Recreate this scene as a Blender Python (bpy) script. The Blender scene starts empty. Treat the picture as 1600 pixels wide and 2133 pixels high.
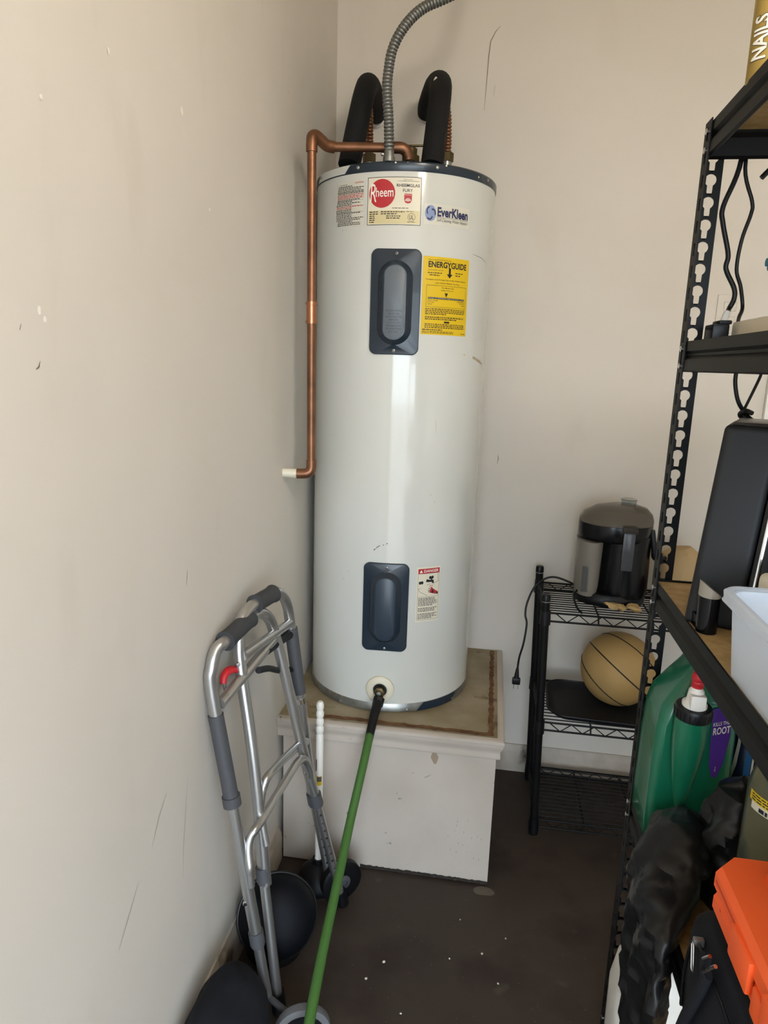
import bpy, bmesh, math, random
from mathutils import Vector, Matrix, noise
random.seed(7)
scene = bpy.context.scene
C = scene.collection

# ------------------------------------------------------------------ camera
F_PX = 1439.3                       # focal length in pixels of the 1600x2133 frame
YAW, PIT, ROL = 0.149569, 0.211434, 0.0319166
cam_d = bpy.data.cameras.new('camera'); cam = bpy.data.objects.new('camera', cam_d); C.objects.link(cam)
fw = Vector((-math.sin(YAW)*math.cos(PIT), math.cos(YAW)*math.cos(PIT), -math.sin(PIT)))
rt = Vector((math.cos(YAW), math.sin(YAW), 0)); up = rt.cross(fw)
r2 = rt*math.cos(ROL) + up*math.sin(ROL); u2 = -rt*math.sin(ROL) + up*math.cos(ROL)
mw = Matrix((r2, u2, -fw)).transposed().to_4x4(); mw.translation = (0, 0, 1.45)
cam.matrix_world = mw
cam_d.sensor_fit = 'VERTICAL'; cam_d.sensor_height = 24.0
cam_d.lens = F_PX/2133*24.0; cam_d.clip_start = 0.02; cam_d.clip_end = 200
scene.camera = cam

# ------------------------------------------------------------------ world, daylight, exposure
world = bpy.data.worlds.new('sky'); scene.world = world; world.use_nodes = True
bg = world.node_tree.nodes['Background']
bg.inputs['Color'].default_value = (0.76, 0.88, 1.0, 1); bg.inputs['Strength'].default_value = 5.4
DOOR = (-0.34, 1.35, 2.12)          # wide door opening to the daylight: x0, x1, height, in the wall at y = -1.0
pl = bpy.data.lights.new('door_portal', 'AREA'); pl.shape = 'RECTANGLE'
pl.size = DOOR[1]-DOOR[0]; pl.size_y = DOOR[2]; pl.cycles.is_portal = True
po = bpy.data.objects.new('door_portal', pl); C.objects.link(po)
po.location = ((DOOR[0]+DOOR[1])/2, -1.02, DOOR[2]/2); po.rotation_euler = (math.pi/2, 0, math.pi)
vs = scene.view_settings
vs.view_transform = 'Standard'; vs.look = 'None'; vs.gamma = 1.0; vs.use_curve_mapping = False
vs.exposure = 0.9
scene.cycles.use_denoising = True; scene.cycles.use_adaptive_sampling = True; scene.cycles.adaptive_threshold = 0.015
scene.cycles.max_bounces = 9; scene.cycles.diffuse_bounces = 5; scene.cycles.transparent_max_bounces = 12
scene.cycles.caustics_reflective = False; scene.cycles.caustics_refractive = False

# ------------------------------------------------------------------ materials
def lin(h):
    h = h.lstrip('#'); out = []
    for i in (0, 2, 4):
        c = int(h[i:i+2], 16)/255
        out.append(c/12.92 if c <= 0.04045 else ((c+0.055)/1.055)**2.4)
    return (*out, 1)
def M(name, col, rough=0.5, metal=0.0, var=None, col2=None, bump=None, trans=0.0, alpha=1.0, coat=0.0, spec=0.5, stretch=None, ior=1.45):
    m = bpy.data.materials.new(name); m.use_nodes = True
    nt = m.node_tree; b = nt.nodes['Principled BSDF']
    b.inputs['Base Color'].default_value = lin(col); b.inputs['Roughness'].default_value = rough
    b.inputs['Metallic'].default_value = metal; b.inputs['Transmission Weight'].default_value = trans
    b.inputs['Alpha'].default_value = alpha; b.inputs['Coat Weight'].default_value = coat
    b.inputs['Specular IOR Level'].default_value = spec; b.inputs['IOR'].default_value = ior
    tc = nt.nodes.new('ShaderNodeTexCoord'); mp = nt.nodes.new('ShaderNodeMapping')
    nt.links.new(tc.outputs['Object'], mp.inputs['Vector'])
    if stretch: mp.inputs['Scale'].default_value = stretch
    if var:
        n = nt.nodes.new('ShaderNodeTexNoise'); n.inputs['Scale'].default_value = var[0]; n.inputs['Detail'].default_value = 6
        nt.links.new(mp.outputs['Vector'], n.inputs['Vector'])
        rp = nt.nodes.new('ShaderNodeValToRGB'); lo, hi = (var[1], var[2]) if len(var) > 2 else (0.35, 0.65)
        rp.color_ramp.elements[0].position = lo; rp.color_ramp.elements[1].position = hi
        rp.color_ramp.elements[0].color = lin(col); rp.color_ramp.elements[1].color = lin(col2 or col)
        nt.links.new(n.outputs['Fac'], rp.inputs['Fac']); nt.links.new(rp.outputs['Color'], b.inputs['Base Color'])
    if bump:
        n2 = nt.nodes.new('ShaderNodeTexNoise'); n2.inputs['Scale'].default_value = bump[0]; n2.inputs['Detail'].default_value = 4
        nt.links.new(mp.outputs['Vector'], n2.inputs['Vector'])
        bp = nt.nodes.new('ShaderNodeBump'); bp.inputs['Strength'].default_value = bump[1]; bp.inputs['Distance'].default_value = bump[2] if len(bump) > 2 else 0.002
        nt.links.new(n2.outputs['Fac'], bp.inputs['Height']); nt.links.new(bp.outputs['Normal'], b.inputs['Normal'])
    return m
def mixin(m, col, scale, lo, hi, stretch=(1, 1, 1), kind='noise', detail=5):
    """lay another colour over a material's base colour through a procedural mask"""
    nt = m.node_tree; b = nt.nodes['Principled BSDF']; inp = b.inputs['Base Color']
    tc = nt.nodes.new('ShaderNodeTexCoord'); mp = nt.nodes.new('ShaderNodeMapping'); mp.inputs['Scale'].default_value = stretch
    nt.links.new(tc.outputs['Object'], mp.inputs['Vector'])
    if kind == 'noise':
        n = nt.nodes.new('ShaderNodeTexNoise'); n.inputs['Detail'].default_value = detail; n.inputs['Scale'].default_value = scale; o = n.outputs['Fac']
    else:
        n = nt.nodes.new('ShaderNodeTexVoronoi'); n.inputs['Scale'].default_value = scale; o = n.outputs['Distance']
    nt.links.new(mp.outputs['Vector'], n.inputs['Vector'])
    mr = nt.nodes.new('ShaderNodeMapRange'); mr.inputs['From Min'].default_value = lo; mr.inputs['From Max'].default_value = hi
    nt.links.new(o, mr.inputs['Value'])
    mx = nt.nodes.new('ShaderNodeMix'); mx.data_type = 'RGBA'
    nt.links.new(mr.outputs['Result'], mx.inputs['Factor'])
    if inp.links: nt.links.new(inp.links[0].from_socket, mx.inputs['A'])
    else: mx.inputs['A'].default_value = inp.default_value
    mx.inputs['B'].default_value = lin(col); nt.links.new(mx.outputs['Result'], inp)
    return m

PAINT = M('wall_paint', '#cec8be', 0.62, var=(3, .3, .7), col2='#d2ccc3', bump=(140, .06, .001))
mixin(PAINT, '#c8c1b6', 5, .60, .85, (1, 1.6, .5))
CEIL = M('ceiling_paint', '#d8cdba', 0.8, bump=(60, .3, .003))
FLOOR = M('stained_concrete', '#332a24', 0.62, var=(2.2, .35, .68), col2='#41372f', bump=(40, .12, .003))
mixin(FLOOR, '#271c19', 4.5, .50, .70)
mixin(FLOOR, '#50473e', 14, .66, .80)
mixin(FLOOR, '#c9c2b6', 55, .035, .02, kind='voronoi')
TRIM = M('trim_paint', '#b8afa3', 0.5, var=(9, .4, .7), col2='#9c9183')
mixin(TRIM, '#3c352e', 9, .60, .72)
WHITEWOOD = M('white_painted_wood', '#bdb3a8', 0.45, var=(6, .35, .7), col2='#b3a99d')
mixin(WHITEWOOD, '#6f6153', 38, .70, .76)
PEDTOP = M('dirty_top_board', '#a2967f', 0.7, var=(7, .35, .65), col2='#857657', bump=(30, .2))
mixin(PEDTOP, '#5a4630', 12, .60, .72)
RUST = M('rust', '#5a3a22', 0.85, var=(30, .35, .65), col2='#7b5a3a', bump=(60, .6, .003))
ENAMEL = M('white_enamel', '#cbcdc9', 0.14, var=(2.5, .3, .7), col2='#c7c8c1', coat=0.3)
NAVY = M('dark_blue_enamel', '#1f2b37', 0.25, coat=0.1)
PILL = M('grey_label_plate', '#5d656d', 0.4)
PILL2 = M('blue_label_plate', '#2e3a47', 0.35)
STEEL = M('galvanised_steel', '#a3a5a2', 0.35, metal=0.85, var=(25, .4, .6), col2='#8b8c88')
ZINC = M('flexible_conduit_zinc', '#7c7c78', 0.42, metal=0.75)
COPPER = M('copper', '#8c6248', 0.40, metal=0.8, var=(14, .4, .65), col2='#6c4c38')
COPPERN = M('bright_copper', '#b87b5c', 0.3, metal=0.9)
BRASS = M('tarnished_brass', '#57492f', 0.42, metal=0.8)
FOAM = M('black_foam', '#131314', 0.8, spec=.3, bump=(90, .1))
BLACKPL = M('black_plastic', '#0c0d10', 0.38, spec=.35)
BLACKGL = M('glossy_black_plastic', '#08090c', 0.22, spec=.35)
BLACKMAT = M('matt_black_plastic', '#1d1e20', 0.55, spec=.35)
BLACKST = M('black_powder_coated_steel', '#090a0b', 0.5, spec=.25)
RUBBER = M('black_rubber', '#0a0b0e', 0.5, spec=.3)
GREENHOSE = M('green_hose', '#3d642a', 0.5)
ALU = M('satin_aluminium', '#b9b9b8', 0.30, metal=0.9, stretch=(1, 1, .1), bump=(300, .02, .0005))
GREYPL = M('grey_plastic', '#47484c', 0.55)
GREYFOAM = M('dark_grey_grip_foam', '#38393b', 0.8)
REDPL = M('red_plastic', '#b5222c', 0.4)
CREAMPL = M('cream_plastic', '#d9d2bf', 0.4)
WHITEPL = M('white_plastic', '#e2dfd8', 0.35)
CHROME = M('chrome', '#d8d8da', 0.12, metal=1.0)
BOARD = M('particle_board', '#b79a6c', 0.75, var=(60, .35, .65), col2='#a58856')
BALL = M('tan_basketball_leather', '#b0925f', 0.6, var=(5, .35, .65), col2='#a2834f', bump=(450, .15, .001))
GOLD = M('gold_tube_print', '#b09650', 0.34, metal=0.5)
GREENJUG = M('green_glossy_plastic', '#16694a', 0.25, var=(3, .3, .7), col2='#14604a', coat=.2)
PURPLE = M('purple_label', '#4b2a86', 0.4)
ORANGE = M('orange_plastic', '#f2622c', 0.5)
CASEDARK = M('orange_plastic_groove', '#c9401a', 0.6)
CLOTH = M('black_nylon', '#15171d', 0.9, spec=.3, bump=(400, .3, .001))
BAG = M('black_plastic_film', '#111214', 0.34, bump=(14, .5, .01), spec=.4)
CLEAR = M('clear_plastic', '#dfe4e2', 0.12, trans=0.9, alpha=1.0, ior=1.2)
SMOKE = M('smoky_clear_plastic', '#8b867d', 0.12, trans=0.85, ior=1.15)
FROST = M('frosted_plastic', '#eaf0f8', 0.35)
_nt = FROST.node_tree; _b = _nt.nodes['Principled BSDF']; _o = _nt.nodes['Material Output']
_tl = _nt.nodes.new('ShaderNodeBsdfTranslucent'); _tl.inputs['Color'].default_value = lin('#eaf0f8')
_tr = _nt.nodes.new('ShaderNodeBsdfTransparent'); _m1 = _nt.nodes.new('ShaderNodeMixShader'); _m2 = _nt.nodes.new('ShaderNodeMixShader')
_m1.inputs[0].default_value = .40; _m2.inputs[0].default_value = .30
_nt.links.new(_b.outputs[0], _m1.inputs[1]); _nt.links.new(_tl.outputs[0], _m1.inputs[2])
_nt.links.new(_m1.outputs[0], _m2.inputs[1]); _nt.links.new(_tr.outputs[0], _m2.inputs[2]); _nt.links.new(_m2.outputs[0], _o.inputs['Surface'])
GREENCLEAR = M('green_tinted_clear_plastic', '#98a698', 0.2, trans=0.85, ior=1.15)
PAPER = M('brown_paper', '#b69d6e', 0.8, bump=(30, .5, .004))
TEALPL = M('teal_plastic', '#1d6a7c', 0.4)
BLUEPL = M('navy_bottle_plastic', '#101a38', 0.25)
LBLUE = M('light_blue_print', '#2f6ca8', 0.4)
YELLOW = M('yellow_label', '#d6b414', 0.45)
LABELW = M('off_white_label', '#d9d3c0', 0.4)
LABELY = M('pale_yellow_label', '#cdc095', 0.4)
LABELC = M('pale_cream_label', '#cccabe', 0.3)
INK = M('black_ink', '#15171b', 0.5)
REDINK = M('red_ink', '#b02a30', 0.45)
BLUEINK = M('navy_ink', '#1d2450', 0.45)
LBLUEINK = M('pale_blue_ink', '#7f8fb4', 0.45)
WHITEINK = M('white_ink', '#e8e4da', 0.45)
STAIN = M('brown_stain', '#a99a7c', 0.5)

# ------------------------------------------------------------------ mesh helpers
def V(*a): return Vector(a)
def smooth_path(pts, n=6):
    pts = [Vector(p) for p in pts]
    if len(pts) < 3: return pts
    out = []
    for i in range(len(pts)-1):
        p0 = pts[max(i-1, 0)]; p1 = pts[i]; p2 = pts[i+1]; p3 = pts[min(i+2, len(pts)-1)]
        for k in range(n):
            t = k/n
            out.append(0.5*((2*p1)+(p2-p0)*t+(2*p0-5*p1+4*p2-p3)*t*t+(3*p1-p0-3*p2+p3)*t**3))
    out.append(pts[-1]); return out
def cut_path(pts, a, b):
    """part of a polyline between fractions a and b of its length"""
    pts = [Vector(p) for p in pts]; d = [0]
    for i in range(1, len(pts)): d.append(d[-1]+(pts[i]-pts[i-1]).length)
    L = d[-1]
    def at(s):
        for i in range(1, len(pts)):
            if s <= d[i] or i == len(pts)-1:
                return pts[i-1].lerp(pts[i], (s-d[i-1])/max(d[i]-d[i-1], 1e-9))
    return [at(a*L)]+[p for p, q in zip(pts, d) if a*L < q < b*L]+[at(b*L)]
class MB:
    def __init__(s): s.v = []; s.f = []
    def add(s, vs, fs):
        o = len(s.v); s.v += [Vector(p) for p in vs]; s.f += [tuple(i+o for i in f) for f in fs]; return s
    def loft(s, loops, cap0=True, cap1=True, closed=False):
        n = len(loops[0]); vs = [p for l in loops for p in l]; fs = []
        m = len(loops)
        for i in range(m if closed else m-1):
            for k in range(n):
                a = i*n+k; b = i*n+(k+1) % n; c = ((i+1) % m)*n+(k+1) % n; d = ((i+1) % m)*n+k
                fs.append((a, b, c, d))
        if not closed:
            if cap0: fs.append(tuple(reversed(range(n))))
            if cap1: fs.append(tuple(range((m-1)*n, m*n)))
        return s.add(vs, fs)
    def box(s, x0, x1, y0, y1, z0, z1):
        return s.loft([[(x0, y0, z0), (x1, y0, z0), (x1, y1, z0), (x0, y1, z0)], [(x0, y0, z1), (x1, y0, z1), (x1, y1, z1), (x0, y1, z1)]])
    def rbox(s, x0, x1, y0, y1, z0, z1, bev=.005, seg=2):
        bm = bmesh.new(); bmesh.ops.create_cube(bm, size=1)
        for v in bm.verts: v.co = Vector(((x0+x1)/2+v.co.x*(x1-x0), (y0+y1)/2+v.co.y*(y1-y0), (z0+z1)/2+v.co.z*(z1-z0)))
        bmesh.ops.bevel(bm, geom=bm.edges[:], offset=bev, segments=seg, affect='EDGES', profile=.6)
        bm.verts.index_update(); s.add([v.co.copy() for v in bm.verts], [[v.index for v in f.verts] for f in bm.faces]); bm.free(); return s
    def tube(s, pts, r, seg=12, caps=True, closed=False, rf=None, flat=None):
        pts = [Vector(p) for p in pts]; n = len(pts); loops = []; prev = None
        for i, p in enumerate(pts):
            if closed: t = pts[(i+1) % n]-pts[i-1]
            else: t = pts[min(i+1, n-1)]-pts[max(i-1, 0)]
            t = t.normalized() if t.length > 1e-9 else Vector((0, 0, 1))
            if prev is None:
                a = Vector((0, 0, 1)) if abs(t.z) < .9 else Vector((1, 0, 0)); u = t.cross(a).normalized()
            else: u = (prev-t*prev.dot(t)).normalized()
            prev = u; w = t.cross(u); rr = rf(i/(n-1)) if rf else r
            fl = flat or 1.0
            loops.append([p+(u*math.cos(2*math.pi*k/seg)+w*math.sin(2*math.pi*k/seg)*fl)*rr for k in range(seg)])
        return s.loft(loops, caps, caps, closed)
    def lathe(s, prof, c=(0, 0, 0), ax=(0, 0, 1), seg=32, caps=True, sx=1.0, sy=1.0, rot=0):
        ax = Vector(ax).normalized(); a = Vector((1, 0, 0)) if abs(ax.x) < .9 else Vector((0, 1, 0))
        w = ax.cross(a).normalized(); u = w.cross(ax).normalized(); c = Vector(c)
        loops = [[c+ax*z+(u*math.cos(2*math.pi*k/seg+rot)*sx+w*math.sin(2*math.pi*k/seg+rot)*sy)*r for k in range(seg)] for r, z in prof]
        return s.loft(loops, caps, caps)
    def sphere(s, c, r, seg=24, rings=14, sq=(1, 1, 1)):
        c = Vector(c); loops = []
        for i in range(1, rings):
            a = math.pi*i/rings
            loops.append([c+Vector((math.sin(a)*math.cos(2*math.pi*k/seg)*r*sq[0], math.sin(a)*math.sin(2*math.pi*k/seg)*r*sq[1], -math.cos(a)*r*sq[2])) for k in range(seg)])
        return s.loft(loops)
    def prism(s, poly, f, d0, d1):
        """polygon (u,v) mapped by f(u,v,d), extruded from d0 to d1"""
        return s.loft([[f(u, v, d0) for u, v in poly], [f(u, v, d1) for u, v in poly]])
    def lump(s, amp, freq, seed=0, folds=0):
        for p in s.v:
            q = p*freq+Vector((seed*3.1, seed*1.7, seed))
            n = noise.noise_vector(q)*amp
            if folds: n += Vector((noise.noise(q*2.3+Vector((9, 0, 0))), noise.noise(q*2.3+Vector((0, 9, 0))), 0))*folds
            p += n
        return s
    def mesh(s, name, org, mat, sharp=38):
        me = bpy.data.meshes.new(name); o = Vector(org)
        me.from_pydata([tuple(p-o) for p in s.v], [], s.f)
        me.materials.append(mat)
        bm = bmesh.new(); bm.from_mesh(me); bmesh.ops.recalc_face_normals(bm, faces=bm.faces); bm.to_mesh(me); bm.free()
        me.shade_smooth(); me.set_sharp_from_angle(angle=math.radians(sharp)); return me
ORG = {}
def put(o, label, cat, group, kind):
    if label: o['label'] = label
    if cat: o['category'] = cat
    if group: o['group'] = group
    if kind: o['kind'] = kind
def thing(name, label, cat, loc, group=None, kind=None):
    o = bpy.data.objects.new(name, None); o.empty_display_size = .05; C.objects.link(o); o.location = loc
    ORG[o.name] = Vector(loc); put(o, label, cat, group, kind); return o
def part(name, mb, mat, parent, label=None, kind=None, sharp=38):
    org = ORG[parent.name]; o = bpy.data.objects.new(name, mb.mesh(name, org, mat, sharp)); C.objects.link(o)
    o.parent = parent; ORG[o.name] = org; put(o, label, None, None, kind); return o
def single(name, mb, mat, label, cat, loc, group=None, kind=None, sharp=38):
    o = bpy.data.objects.new(name, mb.mesh(name, loc, mat, sharp)); C.objects.link(o); o.location = loc
    ORG[o.name] = Vector(loc); put(o, label, cat, group, kind); return o
def clone(src, parent, off):
    """another part that shares its mesh data"""
    o = src.copy(); C.objects.link(o); o.parent = parent; o.location = Vector(src.location)+Vector(off); ORG[o.name] = ORG[parent.name]; return o
_tx = {}
def text_geo(s, bold=0.0):
    k = (s, bold)
    if k in _tx: return _tx[k]
    cu = bpy.data.curves.new('t', 'FONT'); cu.body = s; cu.size = 1; cu.offset = bold; cu.resolution_u = 3
    ob = bpy.data.objects.new('t', cu); C.objects.link(ob); bpy.context.view_layer.update()
    me = bpy.data.meshes.new_from_object(ob.evaluated_get(bpy.context.evaluated_depsgraph_get()))
    vs = [(v.co.x, v.co.y) for v in me.vertices]; fs = [tuple(p.vertices) for p in me.polygons]
    bpy.data.objects.remove(ob); bpy.data.curves.remove(cu); bpy.data.meshes.remove(me)
    x0 = min(v[0] for v in vs); x1 = max(v[0] for v in vs); y0 = min(v[1] for v in vs); y1 = max(v[1] for v in vs)
    _tx[k] = ([((x-x0)/(x1-x0), (y-y0)/(y1-y0)) for x, y in vs], fs); return _tx[k]
def text(mb, s, f, x0, x1, y0, y1, bold=0.0, slant=0.0, cuts=0):
    """lettering fitted to the box x0..x1, y0..y1 of a surface map f(u,v)"""
    vs, fs = text_geo(s, bold)
    if cuts:
        bm = bmesh.new(); bv = [bm.verts.new((a, b, 0)) for a, b in vs]
        for q in fs:
            try: bm.faces.new([bv[i] for i in q])
            except ValueError: pass
        for k in range(1, cuts):
            bmesh.ops.bisect_plane(bm, geom=bm.verts[:]+bm.edges[:]+bm.faces[:], plane_co=(0, k/cuts, 0), plane_no=(0, 1, 0))
        bm.verts.index_update(); vs = [(v.co.x, v.co.y) for v in bm.verts]; fs = [tuple(v.index for v in q.verts) for q in bm.faces]; bm.free()
    return mb.add([f(x0+(x1-x0)*a+slant*b*(y1-y0), y0+(y1-y0)*b) for a, b in vs], fs)
def rect(mb, f, x0, x1, y0, y1, nu=1, nv=1):
    vs = [f(x0+(x1-x0)*i/nu, y0+(y1-y0)*j/nv) for j in range(nv+1) for i in range(nu+1)]
    return mb.add(vs, [(j*(nu+1)+i, j*(nu+1)+i+1, (j+1)*(nu+1)+i+1, (j+1)*(nu+1)+i) for j in range(nv) for i in range(nu)])
def frame(mb, f, x0, x1, y0, y1, w, n=8):
    rect(mb, f, x0, x1, y1-w, y1, n); rect(mb, f, x0, x1, y0, y0+w, n); rect(mb, f, x0, x0+w, y0+w, y1-w); rect(mb, f, x1-w, x1, y0+w, y1-w)
def greek(mb, f, x0, x1, y, h, rnd, full=1.0):
    """a line of print too small to read: word-sized strokes"""
    x = x0; end = x0+(x1-x0)*full
    while x < end-.001:
        w = min(rnd.uniform(.003, .009), end-x); rect(mb, f, x, x+w, y, y+h); x += w+.0016
def disc(mb, f, cx, cy, r, n=40, a0=0, a1=2*math.pi, r0=0, sy=1.0):
    m = max(1, int((r-r0)/.006)); vs = []
    for k in range(n+1):
        a = a0+(a1-a0)*k/n
        for q in range(m+1):
            rr_ = r+(r0-r)*q/m; vs.append(f(cx+math.cos(a)*rr_, cy+math.sin(a)*rr_*sy))
    w = m+1
    return mb.add(vs, [(w*k+q, w*(k+1)+q, w*(k+1)+q+1, w*k+q+1) for k in range(n) for q in range(m)])

# ------------------------------------------------------------------ the room
XL, XR, YB, YF, ZC = -0.548, 1.95, 2.352, -1.00, 2.75
FL = single('floor', MB().box(XL-.15, XR+.15, YF-.15, YB+.15, -.12, 0), FLOOR, None, None, (1.0, 0, 0), kind='structure')
WL = single('wall_left', MB().box(XL-.12, XL, YF, YB+.12, 0, ZC), PAINT, None, None, (XL, 0, 0), kind='structure')
WB = single('wall_back', MB().box(XL, XR, YB, YB+.12, 0, ZC), PAINT, None, None, (1.0, YB, 0), kind='structure')
WR = single('wall_right', MB().box(XR, XR+.12, YF, YB+.12, 0, ZC), PAINT, None, None, (XR, 0, 0), kind='structure')
wf = MB().box(XL, DOOR[0], YF-.12, YF, 0, ZC).box(DOOR[1], XR, YF-.12, YF, 0, ZC).box(DOOR[0], DOOR[1], YF-.12, YF, DOOR[2], ZC)
WF = single('wall_front', wf, PAINT, None, None, (1.0, YF, 0), kind='structure')
CE = single('ceiling', MB().box(XL-.12, XR+.12, YF-.12, YB+.12, ZC, ZC+.1), CEIL, None, None, (1.0, 0, ZC), kind='structure')
DRIVE = M('driveway_concrete', '#a39c92', 0.8, var=(2, .3, .7), col2='#978f84')
single('floor_driveway', MB().box(-9, 11, -22, YF-.15, -.14, -.02), DRIVE, None, None, (1, -10, 0), kind='structure')
def skirting(x0, x1, y, hh=.104):                      # moulded board on the back wall
    prof = [(0, 0), (.013, 0), (.013, .078), (.010, .088), (.006, .096), (.005, hh), (0, hh)]
    return MB().loft([[(x0, y-a, z) for a, z in prof], [(x1, y-a, z) for a, z in prof]])
single('baseboard_back', skirting(.072, .90, YB), TRIM, None, None, (.5, YB, 0), kind='structure')
prof = [(0, 0), (.013, 0), (.013, .078), (.010, .088), (.006, .096), (.005, .104), (0, .104)]
single('baseboard_left', MB().loft([[(XL+a, -.98, z) for a, z in prof], [(XL+a, 1.735, z) for a, z in prof]]), TRIM, None, None, (XL, 0, 0), kind='structure')
# door casing and door leaf on the back wall, right of the shelving
single('trim_1', MB().rbox(.84, .90, YB-.018, YB, 0, 2.10, .004).rbox(1.72, 1.78, YB-.018, YB, 0, 2.10, .004).rbox(.84, 1.78, YB-.02, YB, 2.10, 2.16, .004), WHITEPL, None, None, (1.3, YB, 0), kind='structure')
d1 = single('door_1', MB().rbox(.90, 1.72, YB-.012, YB, .01, 2.10, .003), WHITEPL, None, None, (1.3, YB, 0), kind='structure')
part('door_knob', MB().lathe([(.012, 0), (.012, .03), (.028, .045), (.028, .06), (.012, .07)], (.97, YB-.012, .95), (0, -1, 0), 20), BRASS, d1)
# wall marks: filled nail holes, scuffs and cracks
def on_left(u, v): return Vector((XL+.0008, u, v))
def on_back(u, v): return Vector((u, YB-.0008, v))
for k, (y, z, r) in enumerate([(.979, 1.855, .0035), (.822, 1.744, .003), (1.207, 1.854, .005), (1.317, 1.722, .003), (.79, 1.50, .004), (.80, 1.49, .003)]):
    mb = MB(); disc(mb, on_left, y, z, r, 9, sy=random.uniform(1, 1.7)); mb.lump(.0006, 300, k); part('nail_hole_filler', mb, WHITEINK, WL)
SCUFF = M('grey_scuff', '#a59d92', 0.7); DKSCUFF = M('dark_scuff', '#6f675d', 0.7)
def streak(pts, w, f, m, parent, name='scuff_mark'):
    mb = MB()
    p = [Vector((a, b)) for a, b in pts]
    for i in range(len(p)-1):
        t = (p[i+1]-p[i]).normalized(); n = Vector((-t.y, t.x))
        w0 = w*(.3+.7*math.sin(math.pi*i/(len(p)-1))); w1 = w*(.3+.7*math.sin(math.pi*(i+1)/(len(p)-1)))
        q = [p[i]-n*w0/2, p[i]+n*w0/2, p[i+1]+n*w1/2, p[i+1]-n*w1/2]
        mb.add([f(a.x, a.y) for a in q], [(0, 1, 2, 3)])
    return part(name, mb, m, parent)
streak([(.752, 1.475), (.755, 1.482)], .003, on_left, DKSCUFF, WL)
streak([(.776, 1.43), (.782, 1.433), (.785, 1.44)], .0025, on_left, DKSCUFF, WL)
streak([(1.0, .60), (1.03, .64), (1.06, .665)], .0030, on_left, SCUFF, WL)
streak([(.88, .50), (.91, .53), (.95, .57)], .0025, on_left, SCUFF, WL)
streak([(1.115, .44), (1.12, .50), (1.135, .57), (1.15, .64)], .0018, on_left, SCUFF, WL)
streak([(1.17, 1.03), (1.173, 1.045), (1.176, 1.06)], .0018, on_left, DKSCUFF, WL)
streak([(1.82, 2.09), (1.823, 2.10)], .004, on_left, DKSCUFF, WL)
CRACK = M('hairline_crack', '#6e6152', 0.9)
streak([(-.047, 2.45), (-.062, 2.435), (-.075, 2.41), (-.078, 2.37), (-.08, 2.30), (-.083, 2.22)], .0022, on_back, CRACK, WB, 'hairline_crack')
streak([(-.055, 2.29), (-.056, 2.26)], .002, on_back, CRACK, WB, 'hairline_crack')
streak([(.027, 1.162), (.030, 1.15), (.027, 1.13)], .0024, on_back, CRACK, WB, 'hairline_crack')
# ceiling lamp behind the camera's view
LP = (.70, .02, 2.50)
lt = thing('ceiling_lamp', 'white globe lamp under the ceiling', 'lamp', (LP[0], LP[1], ZC))
part('lamp_base', MB().lathe([(.09, ZC-.03), (.10, ZC-.0005)], (LP[0], LP[1], 0), seg=28), WHITEPL, lt)
part('lamp_stem', MB().tube([(LP[0], LP[1], ZC-.03), (LP[0], LP[1], LP[2]+.15)], .012, 12), WHITEPL, lt)
GLOBE = bpy.data.materials.new('lit_globe'); GLOBE.use_nodes = True
gb_ = GLOBE.node_tree.nodes['Principled BSDF']; gb_.inputs['Base Color'].default_value = (.9, .9, .9, 1)
gb_.inputs['Emission Color'].default_value = (1.0, 0.92, 0.80, 1); gb_.inputs['Emission Strength'].default_value = 26.0
part('globe', MB().sphere(LP, .16, 24, 14), GLOBE, lt, label='lit white glass globe')

# ------------------------------------------------------------------ heater stand
PX, PY, PZ = .070, 1.741, .461
st = thing('heater_stand', 'white painted wooden platform with moulded edge under the water heater', 'platform', (-.24, 2.04, 0))
part('front_panel', MB().box(XL+.0145, PX, PY, PY+.016, .003, PZ-.016), WHITEWOOD, st)
part('side_panel', MB().box(PX-.016, PX, PY+.0162, YB-.014, .003, PZ-.016), WHITEWOOD, st)
for y in (PY+.02, YB-.06): part('inner_frame', MB().box(XL+.014, PX-.018, y, y+.04, .01, PZ-.02), WHITEWOOD, st)
part('top_board', MB().box(XL+.001, PX+.004, PY+.002, YB-.001, PZ-.016, PZ), PEDTOP, st)
# crown moulding: profile (out, z), mitred at the right front corner
mp = [(0, .404), (.006, .402), (.010, .405), (.011, .412), (.009, .420), (.010, .428), (.014, .436), (.017, .444), (.017, .450), (.019, .452), (.019, .4605), (.014, .4635), (0, .4630)]
part('edge_moulding', MB().loft([[(XL+.001, PY-o, z) for o, z in mp], [(PX+o, PY-o, z) for o, z in mp], [(PX+o, YB-.001, z) for o, z in mp]]), WHITEWOOD, st, label='white moulded trim with chipped paint')
rng = random.Random(3)
def ragged(a, b, n, half, f):
    mb = MB(); L = []; R = []
    for i in range(n+1):
        t = i/n; L.append(f(t, half*(.55+.6*rng.random()))); R.append(f(t, -half*(.55+.6*rng.random())))
    mb.add(L+R, [(i, i+1, n+2+i, n+1+i) for i in range(n)]); return mb
part('rust_strip', ragged(0, 1, 40, .010, lambda t, d: Vector((-.44+.50*t, PY+.022-.004*t+d, PZ+.0012+.0005*rng.random()))), RUST, st)
part('rust_strip', ragged(0, 1, 40, .008, lambda t, d: Vector((.052+d, PY+.02+.58*t, PZ+.0012+.0005*rng.random()))), RUST, st)
streak([(-.10, .405), (-.098, .385), (-.096, .365)], .022, lambda u, v: Vector((u, PY-.0007, v)), M('bare_plywood', '#94846f', .8), st, 'chipped_patch')
streak([(-.125, .318), (-.118, .322), (-.105, .33)], .006, lambda u, v: Vector((u, PY-.0007, v)), SCUFF, st, 'scuff_mark')
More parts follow.
